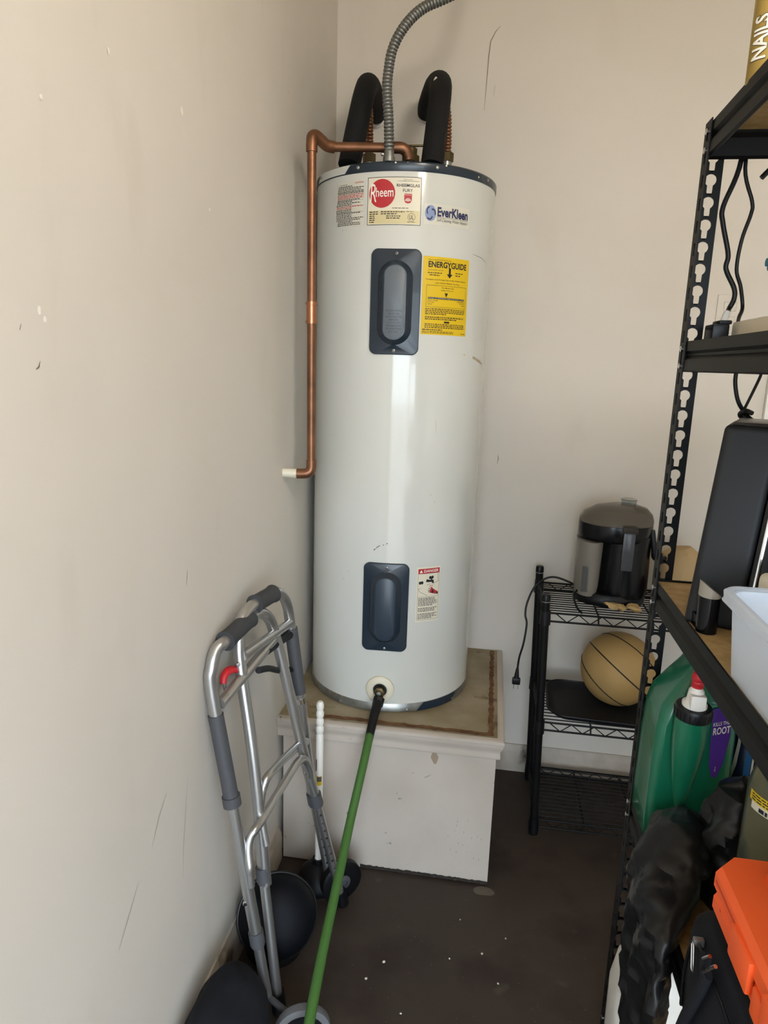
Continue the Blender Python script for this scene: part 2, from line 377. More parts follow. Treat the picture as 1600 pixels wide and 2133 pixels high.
streak([(-.20, .262), (-.199, .256)], .004, lambda u, v: Vector((u, PY-.0007, v)), DKSCUFF, st, 'scuff_mark')
for k in range(16):
    x = rng.uniform(-.06, .055); z = rng.uniform(.05, .23)
    streak([(x, z), (x+rng.uniform(-.004, .004), z+rng.uniform(.003, .008))], .0028, lambda u, v: Vector((u, PY-.0007, v)), DKSCUFF, st, 'scuff_mark')
MOULD = M('grime', '#2b2621', 0.9)
part('grime_edge', ragged(0, 1, 60, .006, lambda t, d: Vector((-.30+.37*t, PY-.0009, .008+d))), MOULD, st)

# ------------------------------------------------------------------ water heater
TX, TY, TR = -.278, 2.07, .2485
def cyl(th, z, e=0.0):
    a = math.radians(th); return Vector((TX+math.sin(a)*(TR+e), TY-math.cos(a)*(TR+e), z))
def cmap(th0, z0, e):
    """surface map of the jacket: u metres along the arc from th0, v metres up from z0"""
    return lambda u, v: cyl(th0+math.degrees(u/TR), z0+v, e)
WH = thing('water_heater', 'tall white cylindrical electric water heater with dark blue access panels', 'water heater', (TX, TY, PZ))
part('jacket', MB().lathe([(TR, .487), (TR, 1.921)], (TX, TY, 0), seg=128, caps=False), ENAMEL, WH)
part('base_ring', MB().lathe([(TR-.03, PZ+.001), (TR-.001, PZ+.001), (TR+.0012, .4635), (TR+.0012, .486), (TR-.001, .489), (TR-.03, .489)], (TX, TY, 0), seg=128), STEEL, WH, label='bare steel ring at the foot')
rim = part('top_cap', MB().lathe([(TR-.02, 1.915), (TR+.001, 1.915), (TR+.0025, 1.918), (TR+.0025, 1.934), (TR-.001, 1.938), (TR-.012, 1.936), (.12, 1.940), (.02, 1.941)], (TX, TY, 0), seg=128), NAVY, WH, label='dark blue top cap with chipped paint')
def arc_patch(a0, a1, z0, z1, e, n=24, skew=0):
    mb = MB(); rect(mb, lambda u, v: cyl(a0+(a1-a0)*u+skew*v, z0+(z1-z0)*v, e), 0, 1, 0, 1, n, 2); return mb
part('paint_patch', arc_patch(-62, -31, 1.917, 1.9355, .0032, skew=4), ENAMEL, rim, label='white paint over the dark cap')
part('paint_patch', arc_patch(27, 57, .4625, .487, .002, skew=5), NAVY, WH, label='dark blue paint on the steel foot ring')
for (t, z) in [(1.2, 1.9335), (8, 1.9345), (55, 1.925), (30.5, 1.934)]:
    mb = MB(); disc(mb, cmap(t, z, .0029), 0, 0, rng.uniform(.0010, .0030), 7, sy=.8); part('paint_chip', mb, LABELW, rim)
def screw(th, z, e, r, mat, par):
    d = (cyl(th, z, 1)-cyl(th, z, 0)).normalized()
    sc = part('screw', MB().lathe([(r, 0), (r, .001), (r*.6, .0022), (.0004, .0024)], cyl(th, z, e), d, 14), mat, par)
    m2 = MB(); f = cmap(th, z, e+.0026); rect(m2, f, -r*.45, r*.45, -r*.12, r*.12); rect(m2, f, -r*.12, r*.12, -r*.45, r*.45)
    return sc, m2
for th in (-57, -21.6, 25.2, 65.8): screw(th, 1.9275, .002, .0042, STEEL, rim)
for th in (-27.2, 20.6, 58): screw(th, .468, .001, .0042, STEEL, WH)
# access panels: stepped, lofted on the jacket
def stadium(hw, hh, n):
    out = []
    for k in range(n):
        a = 2*math.pi*(k+.5)/n; out.append((math.cos(a)*hw, math.sin(a)*hw+math.copysign(hh-hw, math.sin(a))))
    return out
def roundrect(hw, hh, r, n):
    out = []
    for k in range(n):
        a = 2*math.pi*(k+.5)/n; c, s_ = math.cos(a), math.sin(a)
        out.append((math.copysign(hw-r, c)+c*r, math.copysign(hh-r, s_)+s_*r))
    return out
def access_panel(th0, z0, z1, hw, pill_off, pm, mark, lab):
    zc = (z0+z1)/2; hh = (z1-z0)/2; n = 72
    def lp(sh, e, dy=0, dx=0): return [cyl(th0+math.degrees((u+dx)/TR), zc+v+dy, e) for u, v in sh]
    L = [lp(roundrect(hw, hh, .018, n), 0), lp(roundrect(hw, hh, .018, n), .005), lp(roundrect(hw-.002, hh-.002, .017, n), .0068),
         lp(stadium(.043, .104, n), .0075, pill_off), lp(stadium(.040, .100, n), .011, pill_off), lp(stadium(.030, .093, n), .0205, pill_off), lp(stadium(.0265, .0915, n), .022, pill_off)]
    p = part('access_panel', MB().loft(L, True, True), NAVY, WH, label=lab, sharp=30)
    pp = part('pill_plate', MB().loft([lp(stadium(.0245, .0895, n), .0215, pill_off), lp(stadium(.0245, .0895, n), .0228, pill_off), lp(stadium(.0238, .0885, n), .0233, pill_off)], False, True), pm, p)
    if mark:
        lines = ['POWER SUPPLY', 'MUST BE', 'DISCONNECTED', 'BEFORE', 'ADJUSTING', 'THERMOSTAT', 'OR RESETTING', 'E.C.O.']
        mb = MB(); f = lambda u, v: cyl(th0+math.degrees(u/TR), zc+pill_off+v, .0236)
        for i, t in enumerate(lines):
            w = min(.019, .0018*len(t)); y = -.022-i*.0074
            text(mb, t, f, -w, w, y, y+.0042, .01)
        part('lettering', mb, M('embossed_grey', '#3f464d', .5), p)
    for dz in (hh-.012, -hh+.010):
        s1, m2 = screw(th0+.3, zc+dz, .0066, .0042, STEEL, p); part('screw_slot', m2, INK, p)
    return p
access_panel(3.35, 1.4735, 1.734, .0635, -.002, PILL, True, 'upper dark blue access panel with grey plate')
access_panel(3.6, .651, .9103, .0632, .002, PILL2, False, 'lower dark blue access panel')
# rating label
W, Hh = .1366, .1115; f = cmap(-15.0, 1.7902, .0004); g = cmap(-15.0, 1.7902, .0008); hmap = cmap(-15.0, 1.7902, .0011)
mb = MB(); rect(mb, f, 0, W, 0, Hh, 20, 4); rl = part('rating_label', mb, LABELW, WH, label='square maker label with a red disc')
mb = MB(); rect(mb, cmap(-15.0, 1.7902, .0006), .003, W-.003, .003, .034, 16, 2); part('data_panel', mb, LABELY, rl)
mb = MB(); frame(mb, g, 0, W, 0, Hh, .0012, 16)
text(mb, 'RHEEMGLAS', g, .0745, .1315, .0885, .0955, .016); text(mb, 'FURY', g, .0905, .1145, .0765, .084, .008)
text(mb, 'THE #1 CHOICE', g, .092, .113, .1045, .1065); text(mb, 'OF PLUMBING PROFESSIONALS', g, .077, .130, .1008, .1028)
for i in range(6): greek(mb, g, .006, .030, .0295-i*.0048, .0022, rng, .95 if i in (0, 1) else .6)
for i in range(2): greek(mb, g, .036, .096, .0295-i*.0048, .0022, rng, 1 if i == 0 else .7)
for i in range(2): greek(mb, g, .050, .086, .0195-i*.0048, .0022, rng)
greek(mb, g, .065, .105, .0385, .0014, rng); greek(mb, g, .10, .118, .031, .0012, rng)
disc(mb, g, .1135, .0185, .0095, 30, r0=.0087); text(mb, 'UL', g, .108, .119, .0135, .0235, .01); greek(mb, g, .103, .124, .0065, .0012, rng)
part('lettering', mb, INK, rl)
mb = MB(); disc(mb, g, .0378, .0736, .0335, 48); 
E1 = [(.094, .073), (.113, .073), (.113, .058), (.110, .052), (.1035, .050), (.097, .052), (.094, .058)]
mb.add([g(a, b) for a, b in E1], [tuple(range(len(E1)))]); part('red_disc', mb, REDINK, rl)
mb = MB(); text(mb, 'R', hmap, .0075, .0235, .054, .0965, .0, .05); text(mb, 'heem', hmap, .022, .067, .0655, .0875, .006)
part('white_lettering', mb, WHITEINK, rl); mb = MB()
for q_ in (.0026, .0052, .0078): disc(mb, hmap, .1035, .0545, q_, 16, .25, math.pi-.25, q_-.0013)
text(mb, 'Factory', hmap, .0955, .1115, .0685, .0715)
part('emblem_mark', mb, WHITEINK, rl)
# caution label (print on clear film, torn left edge)
W, Hh = .0965, .108; f = cmap(-39.5, 1.7915, .0004); g = cmap(-39.5, 1.7915, .0008)
edge = [(.012, .108), (.0965, .106), (.0965, -.004), (.010, .004), (.001, .013), (.0, .040), (.003, .07), (.008, .095)]
def fillpoly(mb, m, poly, n=14):
    xs0 = min(p[0] for p in poly); xs1 = max(p[0] for p in poly); vs = []; 
    def span(x):
        ys = []
        for i in range(len(poly)):
            a, b = poly[i], poly[(i+1) % len(poly)]
            if (a[0]-x)*(b[0]-x) <= 0 and a[0] != b[0]: ys.append(a[1]+(b[1]-a[1])*(x-a[0])/(b[0]-a[0]))
        return min(ys), max(ys)
    for i in range(n+1):
        x = xs0+(xs1-xs0)*min(max(i/n, .001), .999); lo, hi = span(x); vs += [m(x, lo), m(x, hi)]
    mb.add(vs, [(2*i, 2*i+2, 2*i+3, 2*i+1) for i in range(n)])
mb = MB(); fillpoly(mb, f, edge); cl_ = part('caution_label', mb, LABELC, WH, label='caution label with a torn left edge')
mb = MB(); mr = MB(); mh = MB(); text(mh, 'CAUTION', g, .068, .094, .100, .104, .02); part('caution_heading', mh, REDINK, cl_)
text(mb, 'FOR HEATER', g, .018, .044, .0985, .1012)
y = .0945; i = 0
while y > .001:
    x0 = .004+max(0, (y-.04)*.13)+rng.uniform(0, .003)+(.006 if y < .012 else 0); x1 = .0945
    t = mr if i in (5, 6, 7, 12, 13) else mb
    greek(t, g, x0, x1, y, .0019, rng, rng.choice([1, 1, .9, .6]))
    y -= .0040; i += 1
    if i in (4, 9, 16): rect(mb, g, x0, x1, y+.0026, y+.003, 8)
part('lettering', mb, INK, cl_); part('red_lettering', mr, REDINK, cl_)
# self-cleaning label
W = .132; f = cmap(18.6, 1.7965, .0004); g = cmap(18.6, 1.7965, .0008); hmap = cmap(18.6, 1.7965, .0011)
mb = MB(); rect(mb, f, 0, W, -.001, .047, 20, 2); ek = part('brand_label', mb, LABELC, WH, label='pale label with blue swirl')
mb = MB(); text(mb, 'EverKleen', g, .034, .126, .018, .041, .035); part('lettering', mb, BLUEINK, ek)
mb = MB(); text(mb, 'Self-Cleaning Water Heaters', g, .032, .124, .0045, .0142, .0, .3); rect(mb, g, .032, .126, .0158, .0165, 12)
part('small_lettering', mb, INK, ek)
mb = MB(); disc(mb, g, .016, .025, .0145, 28, sy=1.3); part('swirl', mb, LBLUEINK, ek)
mb = MB()
for k in range(3):
    a = 2*math.pi*k/3; disc(mb, hmap, .016+math.cos(a)*.005, .025+math.sin(a)*.006, .0085, 14, a-.4, a+1.9, .0055, 1.3)
part('swirl_arm', mb, BLUEINK, ek)
# yellow energy label
W, Hh = .1385, .1925; f = cmap(19.15, 1.5272, .0004); g = cmap(19.15, 1.5272, .0008); hmap = cmap(19.15, 1.5272, .0011)
mb = MB(); rect(mb, f, 0, W, 0, Hh, 20, 4); en = part('energy_label', mb, YELLOW, WH, label='yellow energy label')
mb = MB()
text(mb, 'ENERGYGUIDE', g, .014, .128, .166, .181, .03)
mb.add([g(.0715, .167), g(.0775, .167), g(.0775, .152), g(.083, .152), g(.0745, .142), g(.066, .152), g(.0715, .152)], [(0, 1, 2, 6), (3, 4, 5)])
text(mb, 'Based on standard U.S. Government tests', g, .014, .078, .1835, .1862)
text(mb, 'WATER HEATER - ELECTRIC', g, .013, .056, .1585, .161); greek(mb, g, .013, .052, .152, .002, rng); greek(mb, g, .018, .046, .1465, .002, rng)
greek(mb, g, .092, .118, .155, .002, rng); greek(mb, g, .092, .110, .149, .002, rng)
text(mb, 'Compare the Energy Use of this Water Heater', g, .008, .128, .1345, .1385, .012); text(mb, 'with Others Before You Buy.', g, .034, .108, .1265, .1305, .012)
frame(mb, g, .011, .131, .069, .123, .0007); text(mb, 'This Model Uses', g, .052, .090, .116, .119, .01); text(mb, '4928 kWh/year', g, .051, .089, .1095, .1125, .01)
mb.add([g(.062, .105), g(.072, .105), g(.067, .0945)], [(0, 1, 2)]); rect(mb, g, .016, .126, .089, .0935, 10)
text(mb, 'Uses Least', g, .015, .044, .0842, .087, .01); text(mb, 'Energy', g, .015, .033, .0795, .0823, .01); text(mb, '4624', g, .015, .027, .075, .0776, .01)
text(mb, 'Uses Most', g, .102, .127, .0842, .087, .01); text(mb, 'Energy', g, .110, .127, .0795, .0823, .01); text(mb, '5109', g, .116, .127, .075, .0776, .01)
for i in range(4): greek(mb, g, .010, .130, .0635-i*.0042, .002, rng, .5 if i == 3 else 1)
rect(mb, g, .010, .130, .0462, .0466, 8)
for i in range(2): greek(mb, g, .010, .126, .0425-i*.0045, .0023, rng, .8 if i else 1)
rect(mb, g, .064, .080, .030, .0345)
for i in range(3): greek(mb, g, .010, .130, .0255-i*.0042, .002, rng)
greek(mb, g, .004, .06, .0115, .0022, rng)
for i in range(2): greek(mb, g, .004, .095, .0075-i*.0034, .0014, rng)
greek(mb, g, .12, .134, .0045, .0014, rng)
part('lettering', mb, INK, en)
mb = MB(); text(mb, 'Energy use (kWh/year) range of all similar models', hmap, .018, .124, .0898, .0928); part('white_lettering', mb, WHITEINK, en)
# danger label
W, Hh = .0735, .1615; f = cmap(23.4, .7365, .0004); g = cmap(23.4, .7365, .0008); hmap = cmap(23.4, .7365, .0012)
mb = MB(); rect(mb, f, 0, W, 0, Hh, 12, 2); dg = part('danger_label', mb, LABELW, WH, label='danger label with hot tap picture')
mb = MB(); rect(mb, g, .004, W-.003, .143, .157, 8); text(mb, 'HOT', g, .040, .052, .104, .108, .01)
mb.add([g(.040, .086), g(.060, .080), g(.066, .087), g(.052, .096), g(.046, .103), g(.043, .094)], [(0, 1, 2, 3, 4, 5)]); part('red_print', mb, REDINK, dg)
mb = MB(); text(mb, 'DANGER', hmap, .021, .0665, .146, .154, .02); part('white_lettering', mb, WHITEINK, dg)
mb = MB(); mb.add([hmap(.008, .1455), hmap(.017, .1455), hmap(.0125, .154)], [(0, 1, 2)]); part('warning_triangle', mb, WHITEINK, dg)
mb = MB(); frame(mb, g, .004, W-.003, .006, .143, .0006); rect(mb, g, .004, W-.003, .074, .0746, 6)
mb.add([g(*p) for p in [(.028, .118), (.030, .126), (.040, .123), (.052, .123), (.053, .113), (.047, .113), (.047, .117), (.034, .117)]], [tuple(range(8))])
for cx, cy in ((.041, .130), (.048, .1305), (.0105, .116), (.0165, .1165)): disc(mb, g, cx, cy, .004, 10, sy=1.2)
rect(mb, g, .043, .047, .122, .130)
for i, (a, b) in enumerate([(.041, .103), (.037, .099), (.035, .094), (.036, .089)]): 
    mb.add([g(.052, .094-i*.003), g(.052, .091-i*.003), g(a, b-.0008), g(a, b+.0008)], [(0, 1, 2, 3)])
mb.add([g(.050, .097), g(.068, .086), g(.068, .078), g(.050, .086)], [(0, 1, 2, 3)])
for a, b in (((.006, .098), (.040, .112)), ((.010, .090), (.034, .077)), ((.006, .098), (.010, .090)), ((.050, .112), (.070, .118)), ((.066, .118), (.066, .142))):
    d = (Vector(b)-Vector(a)).normalized(); nn = Vector((-d.y, d.x))*.0004
    mb.add([g(a[0]-nn.x, a[1]-nn.y), g(a[0]+nn.x, a[1]+nn.y), g(b[0]+nn.x, b[1]+nn.y), g(b[0]-nn.x, b[1]-nn.y)], [(0, 1, 2, 3)])
for i in range(15):
    if i in (6, 10): continue
    greek(mb, g, .007, .066, .069-i*.0042, .0019, rng, rng.choice([.75, .9, 1]))
part('lettering', mb, INK, dg)
# drain fitting
dc = cyl(2.0, .5328); dn = (cyl(2.0, 0, 1)-cyl(2.0, 0, 0)).normalized()
esc = part('drain_ring', MB().lathe([(.0405, -.003), (.0405, .006), (.036, .010), (.023, .011), (.020, .009), (.020, -.003)], dc, dn, 40), M('ivory_plastic', '#d3ccb7', .4), WH, label='round ivory ring around the drain valve')
part('drain_recess', MB().lathe([(.0205, .0), (.0004, .001)], dc+dn*.001, dn, 24), INK, WH)
vb = part('drain_valve', MB().lathe([(.0135, 0), (.0135, .012), (.0155, .013), (.0155, .024), (.009, .026), (.009, .030), (.004, .031)], dc+dn*.001, dn, 6).tube([dc+dn*.016, dc+dn*.018+Vector((0, 0, -.02)), dc+dn*.022+Vector((-.002, 0, -.034))], .0115, 14), BRASS, WH)
part('valve_screw', MB().lathe([(.006, 0), (.006, .003), (.0005, .0035)], dc+dn*.031, dn, 14), STEEL, vb)
# scratches and stain on the jacket
mb = MB(); g = cmap(-5.3, .944, .0007)
for q in ([(0, 0), (.004, .006), (.006, .003)], [(.005, .005), (.011, .012), (.015, .013), (.010, .008)], [(.012, .013), (.019, .017), (.017, .013)], [(.024, .017), (.030, .019), (.029, .0165)], [(.031, .018), (.041, .023), (.037, .024), (.036, .020)]):
    mb.add([g(a, b) for a, b in q], [tuple(range(len(q)))])
part('paint_scrape', mb, INK, WH)
streak([(0, 0), (.02, -.002), (.045, -.004), (.075, -.011), (.084, -.018)], .0016, cmap(53.3, 1.7375, .0007), DKSCUFF, WH, 'scratch')
streak([(0, .002), (.05, -.006), (.085, -.015), (.11, -.022)], .008, cmap(50.3, 1.4786, .0006), STAIN, WH, 'drip_stain')
streak([(0, 0), (.004, -.02), (.003, -.04)], .0013, cmap(31, 1.31, .0006), SCUFF, WH, 'scratch')
for (t, z) in [(-33, 1.78), (-38, 1.25), (30, 1.1), (33, 1.08), (-23, .87), (-27, .845)]:
    streak([(0, 0), (.002, .003), (.003, .006)], .002, cmap(t, z, .0006), SCUFF, WH, 'scratch')
# fittings on the top
for x, nm in ((-.386, 'cold'), (-.168, 'hot')):
    part('nipple', MB().lathe([(.014, 1.938), (.014, 2.0)], (x, TY, 0), seg=16), STEEL, WH)
tp = part('relief_valve', MB().lathe([(.018, 1.937), (.018, 1.952), (.022, 1.953), (.022, 1.968), (.016, 1.972), (.016, 1.985), (.006, 1.992)], (-.246, 1.895, 0), seg=6).tube([(-.246, 1.895, 1.962), (-.249, 1.873, 1.962)], .014, 12), BRASS, WH)
part('lever', MB().rbox(-.262, -.215, 1.889, 1.899, 1.990, 1.994, .0015), BRASS, tp)

# ------------------------------------------------------------------ pipes on the heater
def ribbed(pts, r, pitch, depth, seg=16):
    sp = smooth_path(pts, 14); L = sum((sp[i+1]-sp[i]).length for i in range(len(sp)-1)); n = max(int(L/pitch)*4, 8)
    dense = []; 
    for i in range(n+1):
        a = i/n; dense.append(cut_path(sp, min(a, .9999), 1)[0])
    return MB().tube(dense, r, seg, rf=lambda t: r+depth*[0, .8, 1, .8][int(round(t*n)) % 4]-depth*.5)
cp = [(-.292, 1.834, 1.955), (-.296, 1.835, 2.034), (-.303, 1.84, 2.1), (-.302, 1.845, 2.144), (-.293, 1.85, 2.198), (-.268, 1.86, 2.248), (-.229, 1.88, 2.293), (-.173, 1.9, 2.324), (-.10, 1.92, 2.365), (-.04, 1.94, 2.44), (-.02, 1.95, ZC-.002)]
cd = thing('flexible_conduit', 'grey ribbed metal conduit curving up from the heater top', 'conduit', (-.292, 1.834, 1.939))
part('conduit_tube', ribbed(cp, .0112, .0085, .0034), ZINC, cd, sharp=60)
cn = part('connector', MB().lathe([(.015, 1.9385), (.015, 1.950), (.0125, 1.951), (.0125, 1.964), (.011, 1.966)], (-.292, 1.834, 0), seg=20), ZINC, cd)
part('clamp_screw', MB().lathe([(.004, 0), (.004, .006), (.001, .007)], (-.305, 1.829, 1.955), (-1, -.4, 0), 10), STEEL, cn)
def insulated(name, lab, path, hole, x, up_path, slit):
    t = thing(name, lab, 'pipe', (x, TY, 1.939), group=None)
    sp = smooth_path(path, 8)
    sl = part('foam_sleeve', MB().tube(sp, .030, 20, rf=lambda q: .0295-.004*max(0, q-.75)), FOAM, t, sharp=60)
    part('hex_nut', MB().lathe([(.0185, 2.000), (.0185, 2.022), (.013, 2.026)], (x, TY, 0), seg=6), BRASS, t)
    part('flexible_copper', ribbed([(x, TY, 2.024)]+up_path, .0095, .0085, .004), COPPER, t, sharp=60)
    part('wall_sleeve', MB().lathe([(.024, 0), (.026, .012), (.016, .02)], hole, (0, -1, 0), 18).lump(.003, 60, 3), WHITEPL, t, label='torn white filler around the wall hole')
    for (c, n, r) in slit:
        mb = MB().lathe([(r, 0), (r*.6, .0008), (.0003, .001)], c, n, 9, sx=.8, sy=1.5); mb.lump(.002, 180, 4); part('torn_patch', mb, LABELC, sl)
    return t
insulated('insulated_water_pipe', 'bent black foam insulated pipe at the left of the heater top', [(-.412, 1.925, 1.955), (-.401, 1.97, 2.067), (-.397, 2.03, 2.159), (-.401, 2.11, 2.213), (-.404, 2.21, 2.222), (-.415, 2.325, 2.205)], (-.415, YB, 2.20), -.386,
          [(-.386, 2.068, 2.06), (-.388, 2.068, 2.12), (-.396, 2.075, 2.175)], [])
insulated('insulated_water_pipe', 'bent black foam insulated pipe at the right of the heater top', [(-.194, 1.925, 1.952), (-.189, 1.96, 2.06), (-.188, 2.01, 2.148), (-.197, 2.09, 2.205), (-.222, 2.19, 2.234), (-.252, 2.30, 2.222), (-.258, 2.335, 2.21)], (-.258, YB, 2.21), -.168,
          [(-.168, 2.068, 2.06), (-.172, 2.062, 2.12), (-.186, 2.07, 2.165)], [((-.203, 2.013, 2.183), (-.3, -.9, .35), .008), ((-.207, 1.99, 2.108), (-.7, -.7, 0), .007)])
CU = thing('copper_discharge_pipe', 'copper relief pipe running down the left side of the heater to the wall', 'pipe', (-.476, 1.80, 1.14))
VX = lambda z: -.474-.006*(z-1.161)/.81
part('riser', MB().tube([(VX(1.17), 1.80, 1.17), (VX(1.972), 1.80, 1.972)], .0113, 18), COPPER, CU)
part('coupling', MB().tube([(VX(1.545), 1.80, 1.545), (VX(1.60), 1.80, 1.60)], .0132, 18).tube([(VX(1.548), 1.80, 1.547), (VX(1.552), 1.80, 1.552)], .0155, 18).tube([(VX(1.592), 1.80, 1.592), (VX(1.597), 1.80, 1.597)], .0155, 18), COPPERN, CU, label='bright copper coupling')
part('lower_elbow', MB().tube(smooth_path([(-.474, 1.80, 1.190), (-.474, 1.80, 1.170), (-.478, 1.798, 1.158), (-.490, 1.795, 1.153), (-.512, 1.792, 1.152)], 4), .0136, 18), COPPER, CU)
part('wall_stub', MB().tube([(-.508, 1.792, 1.152), (-.530, 1.788, 1.153), (XL-.001, 1.785, 1.153)], .0125, 18), LABELW, CU, label='white painted stub entering the wall')
part('upper_elbow', MB().tube(smooth_path([(-.4800, 1.80, 1.955), (-.4800, 1.80, 1.976), (-.479, 1.803, 1.990), (-.472, 1.812, 1.994), (-.463, 1.823, 1.988), (-.452, 1.838, 1.980), (-.436, 1.85, 1.979)], 4), .0143, 18), COPPER, CU)
part('cross_run', MB().tube([(-.445, 1.847, 1.979), (-.276, 1.862, 1.979)], .0113, 18), COPPER, CU)
part('outlet_elbow', MB().tube(smooth_path([(-.285, 1.861, 1.979), (-.268, 1.863, 1.979), (-.256, 1.868, 1.974), (-.250, 1.874, 1.962), (-.249, 1.876, 1.955)], 4), .0140, 18), COPPER, CU)

# ------------------------------------------------------------------ garden hose
HS = thing('garden_hose', 'green garden hose with black sleeve screwed onto the heater drain', 'hose', (-.29, 1.4, 0))
part('coupling_nut', MB().tube([(-.2665, 1.792, .520), (-.2695, 1.777, .503)], .0165, 8), BLACKPL, HS)
part('sleeve', MB().tube([(-.268, 1.783, .512), (-.272, 1.740, .492), (-.2765, 1.688, .446)], .013, 16, rf=lambda t: .0145-.003*t), BLACKPL, HS, label='black strain relief sleeve')
part('hose', MB().tube(smooth_path([(-.2755, 1.70, .457), (-.281, 1.625, .398), (-.292, 1.53, .307), (-.295, 1.385, .229), (-.294, 1.235, .173), (-.286, 1.09, .128), (-.265, .95, .065), (-.22, .80, .0135), (-.05, .55, .0125), (.25, .35, .0125), (.7, .3, .0125)], 8), .0115, 14), GREENHOSE, HS, sharp=60)

# ------------------------------------------------------------------ folded walker leaning on the left wall
A = [(-.414, 1.232, .062), (-.494, 1.235, .559), (-.530, 1.235, .785), (-.531, 1.24, .833), (-.528, 1.258, .865), (-.518, 1.285, .876), (-.507, 1.40, .884), (-.497, 1.435, .885), (-.487, 1.47, .861), (-.478, 1.49, .814), (-.45, 1.505, .674), (-.406, 1.53, .443), (-.375, 1.55, .296), (-.322, 1.588, .024)]
B = [(-.396, 1.255, .024), (-.426, 1.28, .236), (-.467, 1.31, .572), (-.504, 1.335, .784), (-.512, 1.345, .846), (-.515, 1.36, .884), (-.511, 1.385, .903), (-.501, 1.42, .912), (-.484, 1.50, .911), (-.477, 1.53, .90), (-.469, 1.555, .87), (-.463, 1.57, .809), (-.44, 1.58, .612), (-.411, 1.60, .327), (-.362, 1.610, .064)]
WK = thing('folding_walker', 'folded silver aluminium walker leaning on the left wall', 'walker', (-.38, 1.42, 0))
def lerp(a, b, t): return Vector(a).lerp(Vector(b), t)
TRD = .0132
fa = part('side_frame', MB().tube(smooth_path([lerp(A[0], A[1], .33)]+A[1:12]+[lerp(A[11], A[12], .55)], 6), TRD, 18), ALU, WK, sharp=60)
fb = part('side_frame', MB().tube(smooth_path([lerp(B[1], B[2], .20)]+B[2:14], 6), TRD, 18), ALU, WK, sharp=60)
# telescoping lower legs with collars and adjustment holes
HOLE = M('hole_dark', '#1a1b1e', .6)
def leg(top, bot, collar, par, holes=0, r=.0112, side=(1, -1)):
    top, bot = Vector(top), Vector(bot); d = (bot-top).normalized()
    lg = part('leg_extension', MB().tube([top-d*.10, bot], r, 16), ALU, par)
    part('collar', MB().tube([top-d*.016, top+d*.016], r+.0052, 18).tube([top+d*.016, top+d*.022], r+.0030, 18), GREYPL, lg)
    s_ = Vector((.5, -.86, 0)).normalized(); n = (s_-d*s_.dot(d)).normalized()
    for i in range(holes):
        p = top+d*(.045+i*.025); part('adjust_hole', MB().lathe([(.0032, 0), (.0032, .0006), (.0002, .0008)], p+n*(r-.0003), n, 10), CHROME if i % 3 else HOLE, lg)
    return lg
leg((-.438, 1.2329, .212), A[0], None, WK)
leg((-.441, 1.288, .328), B[0], None, WK)
leg((-.386, 1.543, .350), A[13], None, WK, holes=8)
leg((-.408, 1.601, .31), B[14], None, WK, holes=7)
for p, d in ((A[13], Vector(A[13])-Vector(A[12])), (B[0], Vector(B[0])-Vector(B[1]))):
    d = d.normalized(); p = Vector(p)
    part('rubber_tip', MB().tube([p-d*.025, p+d*.018], .0165, 16), RUBBER, WK)
def wheel(c, ax, tm=RUBBER, hm=GREYPL, hr=.022):
    w = part('wheel', MB().lathe([(.020, -.011), (.052, -.013), (.0585, -.009), (.0595, 0), (.0585, .009), (.052, .013), (.020, .011)], c, ax, 32), tm, WK)
    part('hub', MB().lathe([(hr, -.0125), (hr, -.0142), (.018, -.016), (.012, -.018), (.012, .018), (.018, .016), (hr, .0142), (hr, .0125)], c, ax, 32), hm, w)
wheel((-.316, 1.172, .0600), (.30, -.95, 0), M('grey_tyre', '#606163', .6), RUBBER, .046); wheel((-.330, 1.612, .0605), (.62, -.78, 0))
part('axle', MB().tube([A[0], (-.318, 1.180, .0600)], .007, 10).tube([B[14], (-.330, 1.612, .0605)], .007, 10), GREYPL, WK)
# hand grips
def grip(p0, p1, par):
    p0, p1 = Vector(p0), Vector(p1); n = 16
    part('hand_grip', MB().tube([p0.lerp(p1, i/n) for i in range(n+1)], .02, 20, rf=lambda t: .0185+.0035*(abs(2*t-1)**4)+.0012*math.sin(t*math.pi)), GREYFOAM, par, label='dark grey foam hand grip', sharp=60)
grip((-.5185, 1.283, .8755), (-.5075, 1.398, .8838), WK); grip((-.5015, 1.418, .911), (-.4845, 1.498, .911), WK)
# grey plastic sleeves on the front legs
def seg(path, z1, z0):
    pts = []
    P = [Vector(p) for p in path]
    for i in range(len(P)-1):
        for k in range(20):
            q = P[i].lerp(P[i+1], k/20)
            if min(z0, z1) <= q.z <= max(z0, z1): pts.append(q)
    return pts
la = [A[0], A[1], A[2]]
sa = part('leg_sleeve', MB().tube(seg(smooth_path(A, 6)[:18], .735, .530), TRD+.0030, 20), GREYPL, WK, label='grey plastic sleeve on the front leg', sharp=60)
part('sleeve_collar', MB().tube(seg(smooth_path(A, 6)[:18], .553, .528), TRD+.0062, 20), GREYPL, sa)
sb = part('leg_sleeve', MB().tube(seg([B[11], B[12]], .800, .612), TRD+.0030, 20), GREYPL, WK, label='grey plastic sleeve on the far front leg', sharp=60)
part('sleeve_stop', MB().tube([(-.4395, 1.5802, .609), (-.4375, 1.581, .594)], TRD+.001, 16), CHROME, sb)
part('side_bar', MB().tube([(-.514, 1.240, .757), (-.477, 1.493, .803)], .0118, 16), ALU, WK)
part('side_bar', MB().tube([(-.5, 1.337, .822), (-.461, 1.568, .815)], .0112, 16), ALU, WK)
